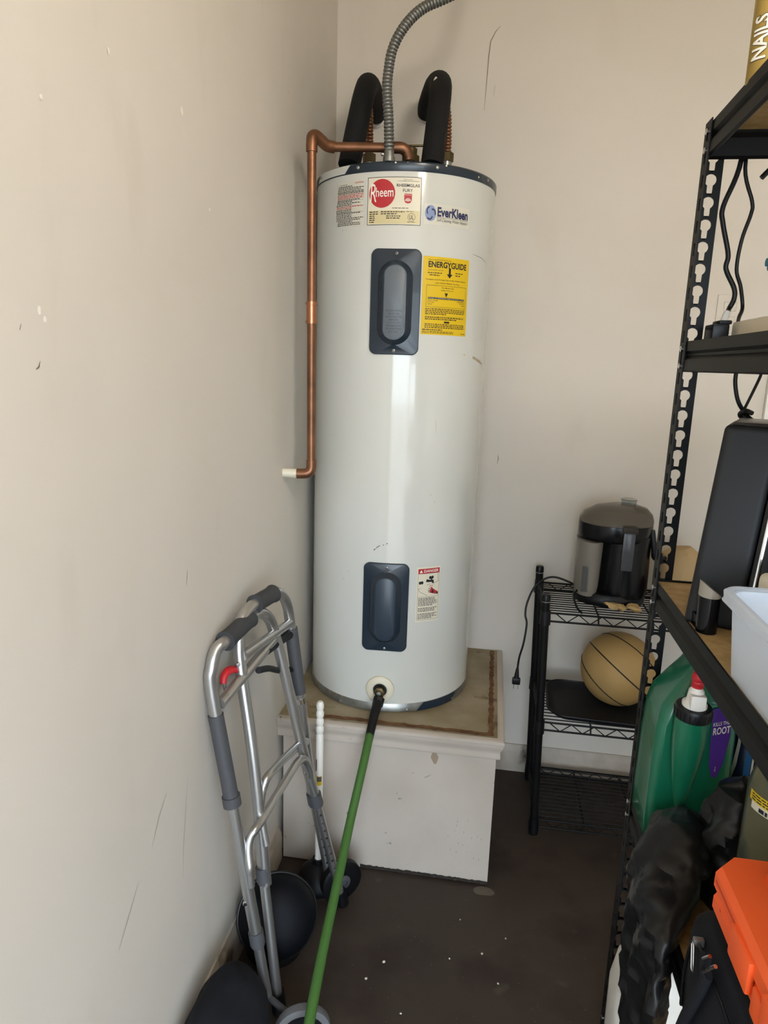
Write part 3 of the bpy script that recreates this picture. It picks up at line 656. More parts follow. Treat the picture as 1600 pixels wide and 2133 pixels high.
part('lower_brace', MB().tube(smooth_path([(-.446, 1.226, .345), (-.450, 1.228, .385), (-.458, 1.240, .425), (-.456, 1.252, .448), (-.445, 1.275, .462), (-.43, 1.39, .477), (-.416, 1.475, .492), (-.405, 1.505, .480), (-.397, 1.518, .445), (-.394, 1.521, .415)], 6), .0098, 14, rf=lambda t: .0098 if .1 < t < .93 else .0075), ALU, WK, sharp=60)
part('lower_brace', MB().tube(smooth_path([(-.435, 1.291, .40), (-.446, 1.296, .45), (-.452, 1.304, .490), (-.450, 1.32, .523), (-.442, 1.35, .54), (-.424, 1.52, .514), (-.419, 1.565, .495)], 6), .0098, 14), ALU, WK, sharp=60)
mb = MB(); p0, p1 = Vector((-.4325, 1.44, .5265)), Vector((-.4255, 1.505, .5165)); part('brace_sticker', MB().tube([p0, p1], .0101, 14), M('silver_sticker', '#8f9296', .5), WK)
part('sticker_mark', MB().tube([p0.lerp(p1, .62), p0.lerp(p1, .82)], .0103, 14), M('sticker_print', '#5a5d62', .6), WK)
# folding bracket with red release paddle
fbk = part('fold_bracket', MB().tube([(-.484, 1.44, .792), (-.474, 1.50, .790), (-.463, 1.56, .786)], .012, 10), BLACKMAT, WK)
part('link_bar', MB().tube(smooth_path([(-.481, 1.38, .770), (-.476, 1.44, .748), (-.470, 1.50, .716), (-.458, 1.565, .690)], 5), .0075, 10), BLACKMAT, WK)
rp = part('release_paddle', MB().tube(smooth_path([(-.5245, 1.283, .779), (-.526, 1.293, .793), (-.521, 1.312, .798), (-.511, 1.330, .790), (-.506, 1.338, .776)], 5), .0085, 12, rf=lambda t: .0105-.004*abs(2*t-1), flat=.7), REDPL, WK, label='red release paddle')
part('paddle_post', MB().tube([(-.523, 1.285, .780), (-.519, 1.288, .745)], .004, 8), STEEL, rp)
for c, n in (((-.526, 1.227, .744), (.2, -1, 0)), ((-.507, 1.326, .806), (.4, -1, 0)), ((-.404, 1.517, .438), (.5, -.85, 0)), ((-.459, 1.222, .3035), (.25, -1, 0)), ((-.487, 1.40, .764), (.3, -.6, -.7))):
    sc = part('rivet', MB().lathe([(.0058, -.002), (.0058, .001), (.004, .0028), (.0004, .003)], c, n, 14), CHROME, WK)
m2 = MB(); f = lambda u, v: Vector((-.5105+.0022*0, 1.249, .768))+Vector((.135, .93, .17))*u+Vector((.75, -.2, .55)).normalized()*v+Vector((.55, -.72, .2))*.0095
rect(m2, f, 0, .017, -.007, .007); stk = part('warning_sticker', m2, LABELW, WK)
m2 = MB(); f2 = lambda u, v: f(u, v)+Vector((.55, -.72, .2))*.0006; frame(m2, f2, .0005, .0165, -.0065, .0065, .0009, 2); rect(m2, f2, .004, .013, -.0007, .0007); rect(m2, f2, .0075, .0095, -.004, .004); part('sticker_print', m2, INK, stk)

# ------------------------------------------------------------------ plunger and black tubs on the floor
PG = thing('plunger', 'white ribbed handle plunger with black rubber cup in front of the platform', 'plunger', (-.408, 1.655, 0))
prof = [(.006, .575), (.0085, .572), (.0104, .565), (.0100, .556), (.0080, .550), (.0106, .543), (.0106, .534), (.0080, .528), (.0106, .522), (.0106, .512), (.0080, .506), (.0106, .500), (.0106, .488), (.0080, .482), (.0104, .475), (.0092, .10), (.013, .09), (.016, .065)]
part('handle', MB().lathe(list(reversed(prof)), (-.405, 1.655, -.012), seg=20), WHITEPL, PG)
def onrod(u, v): return Vector((-.405+math.sin(u/.0099-.25)*.0101, 1.655-math.cos(u/.0099-.25)*.0101, v))
mb = MB(); rect(mb, onrod, -.010, .012, .318, .346, 6); part('handle_sticker', mb, YELLOW, PG)
mb = MB(); rect(mb, lambda u, v: onrod(u, v)+Vector((.0001, -.0004, 0)), -.002, .011, .330, .345, 6); rect(mb, lambda u, v: onrod(u, v)+Vector((.0001, -.0004, 0)), -.009, -.003, .36, .395, 3); part('sticker_print', mb, M('print_grey', '#55534f', .6), PG)
part('rubber_cup', MB().lathe([(.058, .001), (.062, .008), (.060, .022), (.050, .045), (.032, .062), (.018, .072), (.016, .085)], (-.405, 1.655, 0), seg=32), RUBBER, PG, label='black rubber cup')
TB = thing('black_plastic_drum', 'round glossy black plastic drum on the floor behind the walker legs', 'container', (-.46, 1.425, 0))
ax = Vector((.35, -.80, .48)).normalized(); cc = Vector((-.446, 1.405, .115))
part('shell', MB().lathe([(.06, -.055), (.085, -.05), (.095, -.02), (.096, .01), (.090, .036), (.078, .056), (.058, .068), (.03, .074), (.001, .075)], cc, ax, 48), M('dull_black_plastic', '#0b0d12', .55, spec=.15), TB, sharp=50)
part('ridge', MB().tube([cc+ax*.012+(ax.orthogonal().normalized()*math.cos(a)+ax.cross(ax.orthogonal().normalized())*math.sin(a))*.096 for a in [2*math.pi*k/40 for k in range(40)]], .0035, 8, closed=True), BLACKPL, TB)
part('foot', MB().lathe([(.07, .001), (.06, .03), (.05, .06)], (-.46, 1.425, 0), seg=28), BLACKPL, TB)
BB = thing('black_bag', 'soft black nylon bag slumped against the left wall at the front', 'bag', (-.455, 1.08, 0))
def blob(levels, seg=36, sup=2.6):
    """stacked rounded sections: (cx, cy, z, rx, ry)"""
    L = []
    for cx, cy, z, rx, ry in levels:
        l = []
        for k in range(seg):
            a = 2*math.pi*k/seg; c, s_ = math.cos(a), math.sin(a); q = (abs(c)**sup+abs(s_)**sup)**(-1/sup)
            l.append(Vector((cx+c*q*rx, cy+s_*q*ry, z)))
        L.append(l)
    return MB().loft(L)
def crumple(mb, amp, freq, sd=0):
    """sharp creases: push points by the distance to random cell borders"""
    for p in mb.v:
        d, q = noise.voronoi(p*freq+Vector((sd, sd*2, sd*3))); w = d[1]-d[0]
        c = Vector((noise.noise(p*5+Vector((sd, 0, 0))), noise.noise(p*5+Vector((0, sd, 7))), .2*noise.noise(p*6))).normalized()
        p += c*amp*(min(w, .5)-.25)*2
    return mb
def lv(levels, n=5):
    P = [Vector((a[0], a[1], a[2])) for a in levels]; out = []
    for i in range(len(levels)-1):
        for k in range(n):
            t = k/n; out.append(tuple(levels[i][j]+(levels[i+1][j]-levels[i][j])*t for j in range(5)))
    out.append(levels[-1]); return out
part('bag_body', blob(lv([(-.455, 1.06, .004, .075, .155), (-.455, 1.06, .05, .083, .165), (-.458, 1.07, .11, .078, .155), (-.468, 1.09, .155, .060, .125), (-.475, 1.10, .185, .035, .08), (-.478, 1.10, .196, .010, .03)])).lump(.008, 14, 2), CLOTH, BB, sharp=80)
# ------------------------------------------------------------------ debris on the floor
for k, (x, y, r) in enumerate([(-.18, 1.43, .006), (-.215, 1.375, .005), (.06, 1.50, .004), (-.12, 1.30, .004), (.10, 1.42, .0035), (-.02, 1.47, .0035), (.0, 1.60, .003), (.12, 1.56, .003)]):
    r *= .7; mb = MB().lathe([(r, 0.0005), (r*.8, .0018), (r*.2, .0024)], (x, y, 0), seg=7); mb.lump(.0012, 300, k)
    single('paint_flake', mb, LABELW, 'tiny white paint flake lying on the dark floor', 'flake', (x, y, 0), group='paint flakes on the floor')
EFF = M('efflorescence', '#7d766b', .9)
mb = MB(); disc(mb, lambda u, v: Vector((u, v, .0008)), .06, 1.715, .03, 18, sy=.6); mb.lump(.008, 40, 5)
for p in mb.v: p.z = .0009
part('lime_stain', mb, M('lime_stain', '#5d564d', .9), FL)
# ------------------------------------------------------------------ wire shelving by the back wall
WS = thing('wire_shelf_unit', 'small black three tier wire shelf unit against the back wall', 'shelf unit', (.5, 2.16, 0))
def sh(x, y, z): return Vector((x-.027*z, y, z))
WX0, WX1, WY0, WY1 = .213, .80, 2.0, 2.30
for x in (WX0, WX1):
    for y in (WY0, WY1):
        ps = part('post', MB().tube([sh(x, y, .022), sh(x, y, .775)], .0125, 18), BLACKST, WS)
        part('post_cap', MB().lathe([(.0135, 0), (.0135, .016), (.011, .020), (.0005, .021)], sh(x, y, .779), seg=18), BLACKPL, ps)
        part('post_band', MB().lathe([(.0129, 0), (.0129, .002)], sh(x, y, .776), seg=18), STEEL, ps)
        part('foot', MB().lathe([(.0145, .0), (.0145, .02), (.010, .028)], sh(x, y, .0005), seg=18), BLACKPL, ps)
for zt in (.742, .388, .052):
    sf = part('shelf', MB().tube([sh(WX0, WY0, zt), sh(WX1, WY0, zt)], .0032, 8).tube([sh(WX0, WY1, zt), sh(WX1, WY1, zt)], .0032, 8)
              .tube([sh(WX0, WY0, zt), sh(WX0, WY1, zt)], .0032, 8).tube([sh(WX1, WY0, zt), sh(WX1, WY1, zt)], .0032, 8)
              .tube([sh(WX0, WY0, zt-.026), sh(WX1, WY0, zt-.026)], .0032, 8).tube([sh(WX0, WY1, zt-.026), sh(WX1, WY1, zt-.026)], .0032, 8)
              .tube([sh(WX0, WY0, zt-.026), sh(WX0, WY1, zt-.026)], .0032, 8).tube([sh(WX1, WY0, zt-.026), sh(WX1, WY1, zt-.026)], .0032, 8), BLACKST, WS)
    w0 = None; nw = 14
    for i in range(nw):
        y = WY0+.016+(WY1-WY0-.032)*i/(nw-1)
        if w0 is None: y00 = y; w0 = part('wire', MB().tube([sh(WX0+.008, y, zt+.003), sh(WX1-.008, y, zt+.003)], .0019, 6), BLACKST, sf)
        else: clone(w0, sf, (0, y-y00, 0))
    for x in (WX0+.155, WX0+.31, WX0+.465):
        part('cross_wire', MB().tube([sh(x, WY0, zt-.026), sh(x, WY0+.01, zt-.002), sh(x, WY1-.01, zt-.002), sh(x, WY1, zt-.026)], .0026, 6), BLACKST, sf)
    for y in (WY0, WY1):
        z = [sh(WX0+.03+(WX1-WX0-.05)*i/16, y, zt-.026 if i % 2 else zt) for i in range(17)]
        part('truss_wire', MB().tube(z, .0019, 6), BLACKST, sf)
    for x in (WX0, WX1):
        for y in (WY0, WY1):
            part('corner_clip', MB().lathe([(.0165, 0), (.0150, .044)], sh(x, y, zt-.036), seg=16), BLACKPL, sf)
# ------------------------------------------------------------------ juice extractor
JU = thing('juice_extractor', 'black juice extractor with clear lid on top of the wire shelf', 'juicer', (.42, 2.15, .748))
JX, JY = .427, 2.155
def oval(cx, cy, rx, ry, z, n=44): return [Vector((cx+math.cos(2*math.pi*k/n)*rx, cy+math.sin(2*math.pi*k/n)*ry, z)) for k in range(n)]
part('base', MB().loft([oval(.395, JY, .105, .085, .748), oval(.395, JY, .108, .088, .752), oval(.395, JY, .108, .088, .770), oval(.40, JY, .100, .082, .783)]), BLACKPL, JU)
part('motor_body', MB().loft([oval(JX, JY, .079, .080, .775), oval(JX, JY, .080, .082, .80), oval(JX, JY, .078, .080, .90), oval(JX, JY, .080, .080, .965)]), BLACKGL, JU)
part('bowl', MB().loft([oval(.395, JY, .106, .088, .948), oval(.395, JY, .109, .091, .955), oval(.396, JY, .110, .092, .992), oval(.396, JY, .109, .091, .998)]), BLACKGL, JU)
part('pulp_container', MB().loft([oval(.322, JY-.005, .034, .068, .775, 28), oval(.322, JY-.005, .038, .072, .80, 28), oval(.324, JY-.005, .040, .076, .945, 28)]), M('cloudy_clear_plastic', '#9a948a', .2, trans=.35, ior=1.2), JU, label='cloudy clear pulp container')
part('tamper_cup', MB().loft([oval(.313, JY-.072, .013, .004, .79, 16), oval(.313, JY-.074, .0135, .004, .87, 16)]), CLEAR, JU)
lid = part('lid', MB().loft([oval(.396, JY, .1095, .0915, .999), oval(.397, JY, .109, .091, 1.010), oval(.400, JY, .100, .083, 1.028), oval(.408, JY, .075, .062, 1.046), oval(.415, JY, .040, .035, 1.054)]), SMOKE, JU, label='smoky clear lid')
part('feed_chute', MB().lathe([(.022, 1.046), (.0225, 1.066), (.0245, 1.0675), (.0225, 1.069), (.020, 1.066), (.020, 1.048)], (.43, JY+.01, 0), seg=28), CLEAR, lid)
part('spout_flap', MB().rbox(.405, .440, JY-.094, JY-.076, .868, .985, .006), M('smoky_grey_plastic', '#44474c', .25), JU)
part('spout_cap', MB().rbox(.400, .446, JY-.101, JY-.060, .982, 1.004, .009), SMOKE, JU)
part('locking_arm', MB().tube(smooth_path([(.497, JY-.03, .985), (.508, JY-.035, .93), (.515, JY-.03, .90), (.55, JY+.0, .893)], 5), .009, 10), BLACKPL, JU)
cdj = part('power_cord', MB().tube(smooth_path([(.325, 2.10, .762), (.30, 2.12, .790), (.281, 2.15, .793), (.234, 2.17, .802), (.199, 2.165, .796), (.168, 2.155, .769), (.149, 2.15, .718), (.145, 2.14, .68), (.151, 2.13, .652), (.145, 2.12, .59), (.135, 2.12, .54), (.132, 2.12, .495)], 6), .0034, 8), BLACKPL, JU, sharp=70)
part('cord_loop', MB().tube(smooth_path([(.30, 2.12, .788), (.281, 2.08, .775), (.286, 2.02, .758), (.297, 1.992, .752)], 5), .0034, 8), BLACKPL, JU, sharp=70)
pg = part('plug', MB().tube([(.132, 2.12, .502), (.131, 2.12, .470)], .0065, 12, rf=lambda t: .0045+.004*t).rbox(.118, .144, 2.112, 2.128, .448, .470, .004), BLACKPL, cdj)
part('plug_prong', MB().box(.1235, .1255, 2.117, 2.123, .432, .449), CHROME, pg if False else cdj); part('plug_prong', MB().box(.1365, .1385, 2.117, 2.123, .432, .449), CHROME, cdj)
# crumpled scraps, pouch and paper bag on the wire shelf
def scrap(c, r, sd, lab, nm='paper_scrap', mat=PAPER, cat='paper', sq=(1.2, .9, .35), amp=.5, seg=14):
    mb = MB().sphere((c[0], c[1], c[2]+r*sq[2]), r, seg, 8, sq).lump(r*amp, 1.1/r, sd); zmin = min(p.z for p in mb.v)
    for p in mb.v: p.z += c[2]-zmin
    return single(nm, mb, mat, lab, cat, c, sharp=25)
scrap((.398, 2.045, .7475), .026, 2, 'crumpled tan paper scrap in front of the juicer')
scrap((.455, 2.055, .7475), .022, 5, 'small curled tan paper scrap right of the juicer foot')
PAPER2 = M('pale_brown_paper', '#b39a72', .8, bump=(25, .6, .005))
scrap((.610, 2.19, .7475), .085, 3, 'crumpled brown paper bag behind the black shelving post', 'paper_bag', PAPER2, 'bag', (.9, .8, 1.05), .28, 22)
POUCH = M('red_speckled_pouch', '#7a6a62', .5, var=(60, .45, .55), col2='#7c2f34')
scrap((.535, 2.10, .7475), .035, 6, 'small red and grey patterned pouch right of the juicer', 'pouch', POUCH, 'pouch', (.7, .7, 1.3), .25)
# ------------------------------------------------------------------ tray and basketball
TY0 = .393
TRY = thing('baking_tray', 'black rounded baking tray on the middle wire shelf', 'tray', (.40, 2.10, TY0))
def rr(cx, cy, hw, hh, r, z, rot=0, n=56):
    o = []
    for u, v in roundrect(hw, hh, r, n):
        o.append(Vector((cx+u*math.cos(rot)-v*math.sin(rot), cy+u*math.sin(rot)+v*math.cos(rot), z)))
    return o
tr_ = (.41, 2.118)
part('tray_pan', MB().loft([rr(*tr_, .150, .100, .05, TY0, -.05), rr(*tr_, .165, .115, .055, TY0+.006, -.05), rr(*tr_, .176, .126, .06, TY0+.022, -.05), rr(*tr_, .180, .130, .06, TY0+.023, -.05), rr(*tr_, .176, .126, .06, TY0+.0235, -.05), rr(*tr_, .163, .113, .055, TY0+.009, -.05), rr(*tr_, .150, .100, .05, TY0+.004, -.05)]), BLACKMAT, TRY)
part('tray_lip', MB().tube(rr(*tr_, .179, .129, .06, TY0+.0235, -.05), .0028, 8, closed=True), BLACKPL, TRY)
BC, BR = Vector((.452, 2.165, .5)), .1175
BC.z = TY0+.0045+BR
BK = thing('basketball', 'worn tan basketball resting on the black tray', 'ball', (BC.x, BC.y, TY0+.004))
part('skin', MB().sphere(BC, BR, 48, 28), BALL, BK, sharp=80)
vd = Vector((.188, .90, -.39)).normalized(); vr = vd.cross(Vector((0, 0, 1))).normalized(); vu = vr.cross(vd)
n1 = (vr*.59+vu*.81+vd*-.04).normalized()      # the ball lies with its middle seam running down to the right
def seam(off, tilt=Vector((0, 0, 0))):
    n = (n1+tilt).normalized(); a = n.orthogonal().normalized(); b = n.cross(a); r = math.sqrt(1-off*off)
    return MB().tube([BC+(n*off+(a*math.cos(2*math.pi*k/64)+b*math.sin(2*math.pi*k/64))*r)*(BR-.0004) for k in range(64)], .0021, 8, closed=True)
SEAM = M('basketball_seam', '#18140f', .6)
part('seam', seam(0), SEAM, BK); part('seam', seam(.44, vd*.33-vr*.08), SEAM, BK); part('seam', seam(-.44, vd*-.33+vr*.08), SEAM, BK)
# ------------------------------------------------------------------ black boltless shelving on the right
RX0, RX1, RY0, RY1 = .310, .770, .370, 1.280
S1, S2, S3, S4, S5 = 1.838, 1.502, 1.080, .642, .131      # top edges of the five shelf frames
RK = thing('boltless_shelving', 'tall black steel shelving with keyhole posts and particle board shelves', 'shelving', (.54, .82, 0))
def keyhole_strip(mb, w, z0, pitch, n, f, hr, sw, drop, th):
    """flange w wide with n keyholes; f(u, z, d) maps width, height and depth"""
    def inside(x, y):
        if (x*x+(y-.003)**2) < hr*hr: return True
        return abs(x) < sw and -drop+sw < y < 0 or (x*x+(y+drop-sw)**2) < sw*sw
    angs = sorted([2*math.pi*k/20 for k in range(20)]+[math.radians(270+d) for d in (-26, -21, -14, -9, -5, 5, 9, 14, 21, 26)]+[math.atan2(sy*pitch/2, sx*w/2) % (2*math.pi) for sx in (-1, 1) for sy in (-1, 1)])
    ring = []
    for a in angs:
        c, s_ = math.cos(a), math.sin(a); lo, hi = .0005, .04
        for _ in range(18):
            m = (lo+hi)/2
            if inside(c*m, s_*m): lo = m
            else: hi = m
        t = min((w/2)/max(abs(c), 1e-9), (pitch/2)/max(abs(s_), 1e-9)); ring.append(((c*t, s_*t), (c*lo, s_*lo)))
    N = len(ring)
    for k in range(n):
        zc = z0+(k+.5)*pitch
        vs = []
        for d in (0, th):
            vs += [f(w/2+o[0], zc+o[1], d) for o, i in ring]+[f(w/2+i[0], zc+i[1], d) for o, i in ring]
        fs = []
        for i in range(N):
            j = (i+1) % N
            fs += [(i, j, N+j, N+i), (2*N+i, 3*N+i, 3*N+j, 2*N+j), (N+i, N+j, 3*N+j, 3*N+i)]
        mb.add(vs, fs)
    z1 = z0+n*pitch
    for u in (0, w): mb.add([f(u, z0, 0), f(u, z1, 0), f(u, z1, th), f(u, z0, th)], [(0, 1, 2, 3)])
    for z in (z0, z1): mb.add([f(0, z, 0), f(w, z, 0), f(w, z, th), f(0, z, th)], [(0, 1, 2, 3)])
PIT_K, NK, FW = .0346, 53, .034
for ix, x in enumerate((RX0, RX1)):
    for iy, y in enumerate((RY0, RY1)):
        sx = 1 if ix == 0 else -1; sy = 1 if iy == 0 else -1
        mb = MB()
        keyhole_strip(mb, FW, .008, PIT_K, NK, lambda u, z, d: Vector((x+sx*u, y+sy*d, z)), .0092, .0045, .0195, .0018)
        keyhole_strip(mb, FW, .008, PIT_K, NK, lambda u, z, d: Vector((x+sx*d, y+sy*u, z)), .0045, .0045, .013, .0018)
        po_ = part('post', mb, BLACKST, RK, sharp=30)
        part('foot_cap', MB().box(min(x-.003*sx, x+sx*.038), max(x-.003*sx, x+sx*.038), min(y-.003*sy, y+sy*.038), max(y-.003*sy, y+sy*.038), .0, .012), BLACKPL, po_)
bprof = [(.000, 0), (.000, -.016), (.006, -.020), (.006, -.024), (-.0005, -.030), (-.0015, -.048), (.003, -.050), (.008, -.046), (.010, -.020), (.016, -.014), (.016, -.010), (.003, -.010), (.003, 0)]
for zt in (S1, S2, S3, S4, S5):
    for ix, x in enumerate((RX0+.0025, RX1-.0025)):
        sx = 1 if ix == 0 else -1
        part('long_beam', MB().loft([[(x+sx*o, RY0+.003, zt+z) for o, z in bprof], [(x+sx*o, RY1-.003, zt+z) for o, z in bprof]]), BLACKST, RK, sharp=25)
    for iy, y in enumerate((RY0+.0025, RY1-.0025)):
        sy = 1 if iy == 0 else -1
        part('short_beam', MB().loft([[(RX0+.004, y+sy*o, zt+z) for o, z in bprof], [(RX1-.004, y+sy*o, zt+z) for o, z in bprof]]), BLACKST, RK, sharp=25)
    part('shelf_board', MB().box(RX0+.007, RX1-.007, RY0+.007, RY1-.007, zt-.0098, zt-.003), BOARD, RK)
    for dz in (-.012, -.040):
        part('rivet', MB().lathe([(.005, 0), (.005, .002), (.0025, .0035), (.0003, .0037)], (RX0-.0002, RY1-.017, zt+dz), (-1, 0, 0), 12), CHROME, RK)
    part('rivet', MB().lathe([(.0055, 0), (.0055, .002), (.0025, .0035), (.0003, .0037)], (RX0+.017, RY1-.0035, zt-.040), (0, -1, 0), 12), STEEL, RK)
Z1, Z2, Z3, Z4, Z5 = (s_-.003 for s_ in (S1, S2, S3, S4, S5))
# ------------------------------------------------------------------ top shelf: adhesive tube
GT = thing('adhesive_tube', 'gold adhesive cartridge with white lettering on the top shelf', 'tube', (.337, 1.10, Z1))
GC = Vector((.337, 1.10, 0)); GR = .0258
part('cartridge', MB().lathe([(.0245, Z1), (GR, Z1+.002), (GR, Z1+.205), (.0245, Z1+.208), (.010, Z1+.213)], GC, seg=40), GOLD, GT)
part('nozzle', MB().lathe([(.0095, Z1+.212), (.0085, Z1+.235), (.0045, Z1+.30), (.002, Z1+.302)], GC, seg=18), WHITEPL, GT)
gth = math.atan2(-GC.x, -GC.y)     # direction to the aisle
def gmap(e):
    def f(u, v):
        a = math.atan2(-GC.y, -GC.x)+u/GR; return GC+Vector((math.cos(a)*(GR+e), math.sin(a)*(GR+e), v))
    return f
g = gmap(.0004); g2 = gmap(.0007)
mb = MB(); text(mb, 'NAILS', lambda a, b: g(-.004-b, 1.858+a), 0, .055, 0, .0215, .055, 0, 10); text(mb, 'QD', lambda a, b: g(-.010-b, 1.932+a), 0, .02, 0, .016, .03, 0, 10)
part('black_outline', mb, INK, GT)
mb = MB(); text(mb, 'NAILS', lambda a, b: g2(-.0045-b, 1.859+a), 0, .053, 0, .0205, .028, 0, 10); part('white_print', mb, WHITEINK, GT); mb = MB(); text(mb, 'QD', lambda a, b: g2(-.0105-b, 1.933+a), 0, .018, 0, .015, .012, 0, 10)
part('white_print', mb, WHITEINK, GT)
mb = MB(); rect(mb, g2, .004, .012, 1.898, 1.914, 5); part('white_sticker', mb, WHITEINK, GT)
mb = MB(); rect(mb, g2, -.008, .004, 1.836, 1.849, 5); part('white_panel', mb, WHITEINK, GT)
mb = MB(); text(mb, 'BRAND', lambda a, b: g2(.005-b, 1.865+a), 0, .021, 0, .0052, .01); rect(mb, gmap(.001), .006, .010, 1.901, 1.911, 3); text(mb, 'A', lambda a, b: g2(.004-b, 1.925+a), 0, .007, 0, .006); part('small_print', mb, INK, GT)
# ------------------------------------------------------------------ cords, plug block, power strip
def cord(name, lab, pts, r=.0036):
    t = thing(name, lab, 'cord', pts[-1]); part('cable', MB().tube(smooth_path(pts, 6), r, 8), BLACKPL, t, sharp=70); return t
YC = 1.296; k_ = YC/1.27
def cpt(x, z): return (x*k_, YC, 1.45+(z-1.45)*k_)
c1 = cord('hanging_cord', 'thick black cord with a white sleeve hanging behind the upper shelves', [cpt(.372, 1.86), cpt(.366, 1.774), cpt(.349, 1.716), cpt(.352, 1.69), cpt(.366, 1.643), cpt(.3655, 1.62), cpt(.382, 1.59), cpt(.384, 1.572), cpt(.378, 1.556), (.376, 1.27, 1.545)], .0042)
part('white_sleeve', MB().tube([(.3775, 1.275, 1.551), (.362, 1.25, 1.522)], .0055, 12), WHITEPL, c1, label='white sleeve at the plug')
c2 = cord('hanging_cord', 'thinner black cord hanging right beside the sleeved one', [cpt(.378, 1.86), cpt(.375, 1.774), cpt(.392, 1.724), cpt(.393, 1.705), cpt(.384, 1.665), cpt(.382, 1.62), cpt(.392, 1.592), cpt(.399, 1.56), (.399, 1.28, 1.545), (.392, 1.26, 1.534)], .0032)
c3 = cord('knotted_cord', 'black cord with a knot hanging below the second shelf', [cpt(.403, 1.52), cpt(.403, 1.459), cpt(.404, 1.435), cpt(.412, 1.407), cpt(.425, 1.388), (.438, 1.27, 1.376), (.440, 1.24, 1.372)], .0036)
part('knot', MB().tube(smooth_path([(.444, 1.290, 1.386), (.430, 1.283, 1.390), (.424, 1.288, 1.383), (.434, 1.294, 1.376), (.446, 1.288, 1.372)], 5), .0042, 8), BLACKPL, c3)
part('cable_return', MB().tube(smooth_path([cpt(.452, 1.52), cpt(.443, 1.46), cpt(.441, 1.445), cpt(.424, 1.393), (.428, 1.288, 1.384), (.445, 1.265, 1.368)], 5), .0026, 8), BLACKPL, c3)
ps_ = thing('power_strip', 'white power strip lying on the second shelf', 'power strip', (.405, 1.13, Z2))
part('housing', MB().rbox(.380, .430, 1.00, 1.252, Z2, Z2+.036, .006), CREAMPL, ps_)
for i in range(4): part('socket', MB().rbox(.392, .418, 1.03+i*.055, 1.06+i*.055, Z2+.0358, Z2+.038, .001), WHITEPL, ps_)
ab = thing('plug_adapter', 'black plug adapter block beside the post on the second shelf', 'adapter', (.352, 1.235, Z2))
part('block', MB().rbox(.340, .366, 1.21, 1.258, Z2, Z2+.030, .004), BLACKPL, ab); part('plug_head', MB().rbox(.350, .370, 1.214, 1.254, Z2+.0295, Z2+.036, .003), BLACKPL, ab)
cb = cord('cable_tie', 'short black cable tie dangling under the top shelf', [(.43, 1.26, 1.79), (.418, 1.262, 1.778), (.405, 1.262, 1.764), (.399, 1.262, 1.757)], .0042)
part('tie_tail', MB().tube([(.408, 1.262, 1.768), (.43, 1.262, 1.762)], .0025, 8), BLACKPL, cb)
sb_ = thing('spray_bottle', 'teal spray bottle standing on the second shelf at the right edge', 'bottle', (.445, 1.15, Z2))
part('bottle', MB().lathe([(.028, Z2), (.030, Z2+.004), (.030, Z2+.07), (.013, Z2+.095), (.012, Z2+.102)], (.445, 1.15, 0), seg=28), TEALPL, sb_)
part('spray_head', MB().rbox(.390, .465, 1.139, 1.161, 1.602, 1.628, .005).tube([(.386, 1.15, 1.614), (.395, 1.15, 1.614)], .006, 12), TEALPL, sb_)
op = thing('outlet_plate', 'beige wall plate on the back wall behind the shelving', 'outlet', (.70, YB, 1.58))
part('plate', MB().rbox(.664, .738, YB-.005, YB, 1.575, 1.69, .002), PAINT, op); 
for z in (1.655, 1.61): part('receptacle', MB().rbox(.683, .719, YB-.0068, YB-.0045, z-.014, z+.014, .003), PAINT, op)
# ------------------------------------------------------------------ third shelf: tower appliance, box, bin
TW = thing('tower_appliance', 'tall black boxy appliance with chrome strip leaning on the third shelf', 'appliance', (.37, 1.15, Z3))
def lean(mb):
    ca, sa_ = math.cos(math.radians(-22)), math.sin(math.radians(-22))
    for p in mb.v:
        h = p.z-Z3; dx, dy = p.x-.309, p.y-1.062
        p.x = .309+dx*ca-dy*sa_+.112*h; p.y = 1.062+dx*sa_+dy*ca+.12*h
    return mb
part('casing', lean(MB().rbox(.309, .383, 1.062, 1.215, Z3, Z3+.300, .010, 4)), BLACKMAT, TW)
part('top_cap', lean(MB().rbox(.318, .46, 1.075, 1.205, Z3+.2985, Z3+.304, .003)), M('dark_brown_gloss', '#2b2422', .3), TW)
part('front_panel', lean(MB().rbox(.384, .47, 1.066, 1.205, Z3, Z3+.298, .006)), BLACKGL, TW, label='glossy black front panel')
part('chrome_strip', lean(MB().rbox(.3905, .3955, 1.0605, 1.0675, Z3+.01, Z3+.292, .0015)), CHROME, TW, label='bright chrome strip')
tl = part('tap_handle', MB().loft([oval(.3325, 1.028, .0145, .016, Z3+.0005, 24), oval(.332, 1.03, .0150, .018, Z3+.055, 24)]), BLACKGL, TW)
mb = MB(); lo_ = oval(.332, 1.03, .0152, .0182, Z3+.0552, 24); hi_ = [Vector((p.x, p.y, Z3+.0560+.022*max(0, min(1, (.3472-p.x)/.030)))) for p in lo_]
mb.loft([lo_, hi_]); part('handle_cap', mb, M('warm_grey_plastic', '#9a948a', .4), tl, label='grey slanted cap')
part('tap_base', MB().box(.320, .345, 1.035, 1.075, Z3+.0006, Z3+.02), BLACKGL, TW)
CBX = thing('cream_plastic_box', 'cream plastic box with a barcode behind the clear bin', 'box', (.43, .955, Z3))
part('shell', MB().rbox(.372, .46, .905, .975, Z3, 1.190, .012, 4), CREAMPL, CBX)
mb = MB()
for i, w in enumerate((.0022, .0012, .0026, .0014, .003, .0012, .0022)): rect(mb, lambda u, v: Vector((u, .9045, v)), .389+i*.0042, .389+i*.0042+w, 1.168, 1.178)
part('barcode', mb, INK, CBX)
mb = MB(); rect(mb, lambda u, v: Vector((u, .9047, v)), .388, .46, 1.12, 1.184); part('box_label', mb, LABELW, CBX)
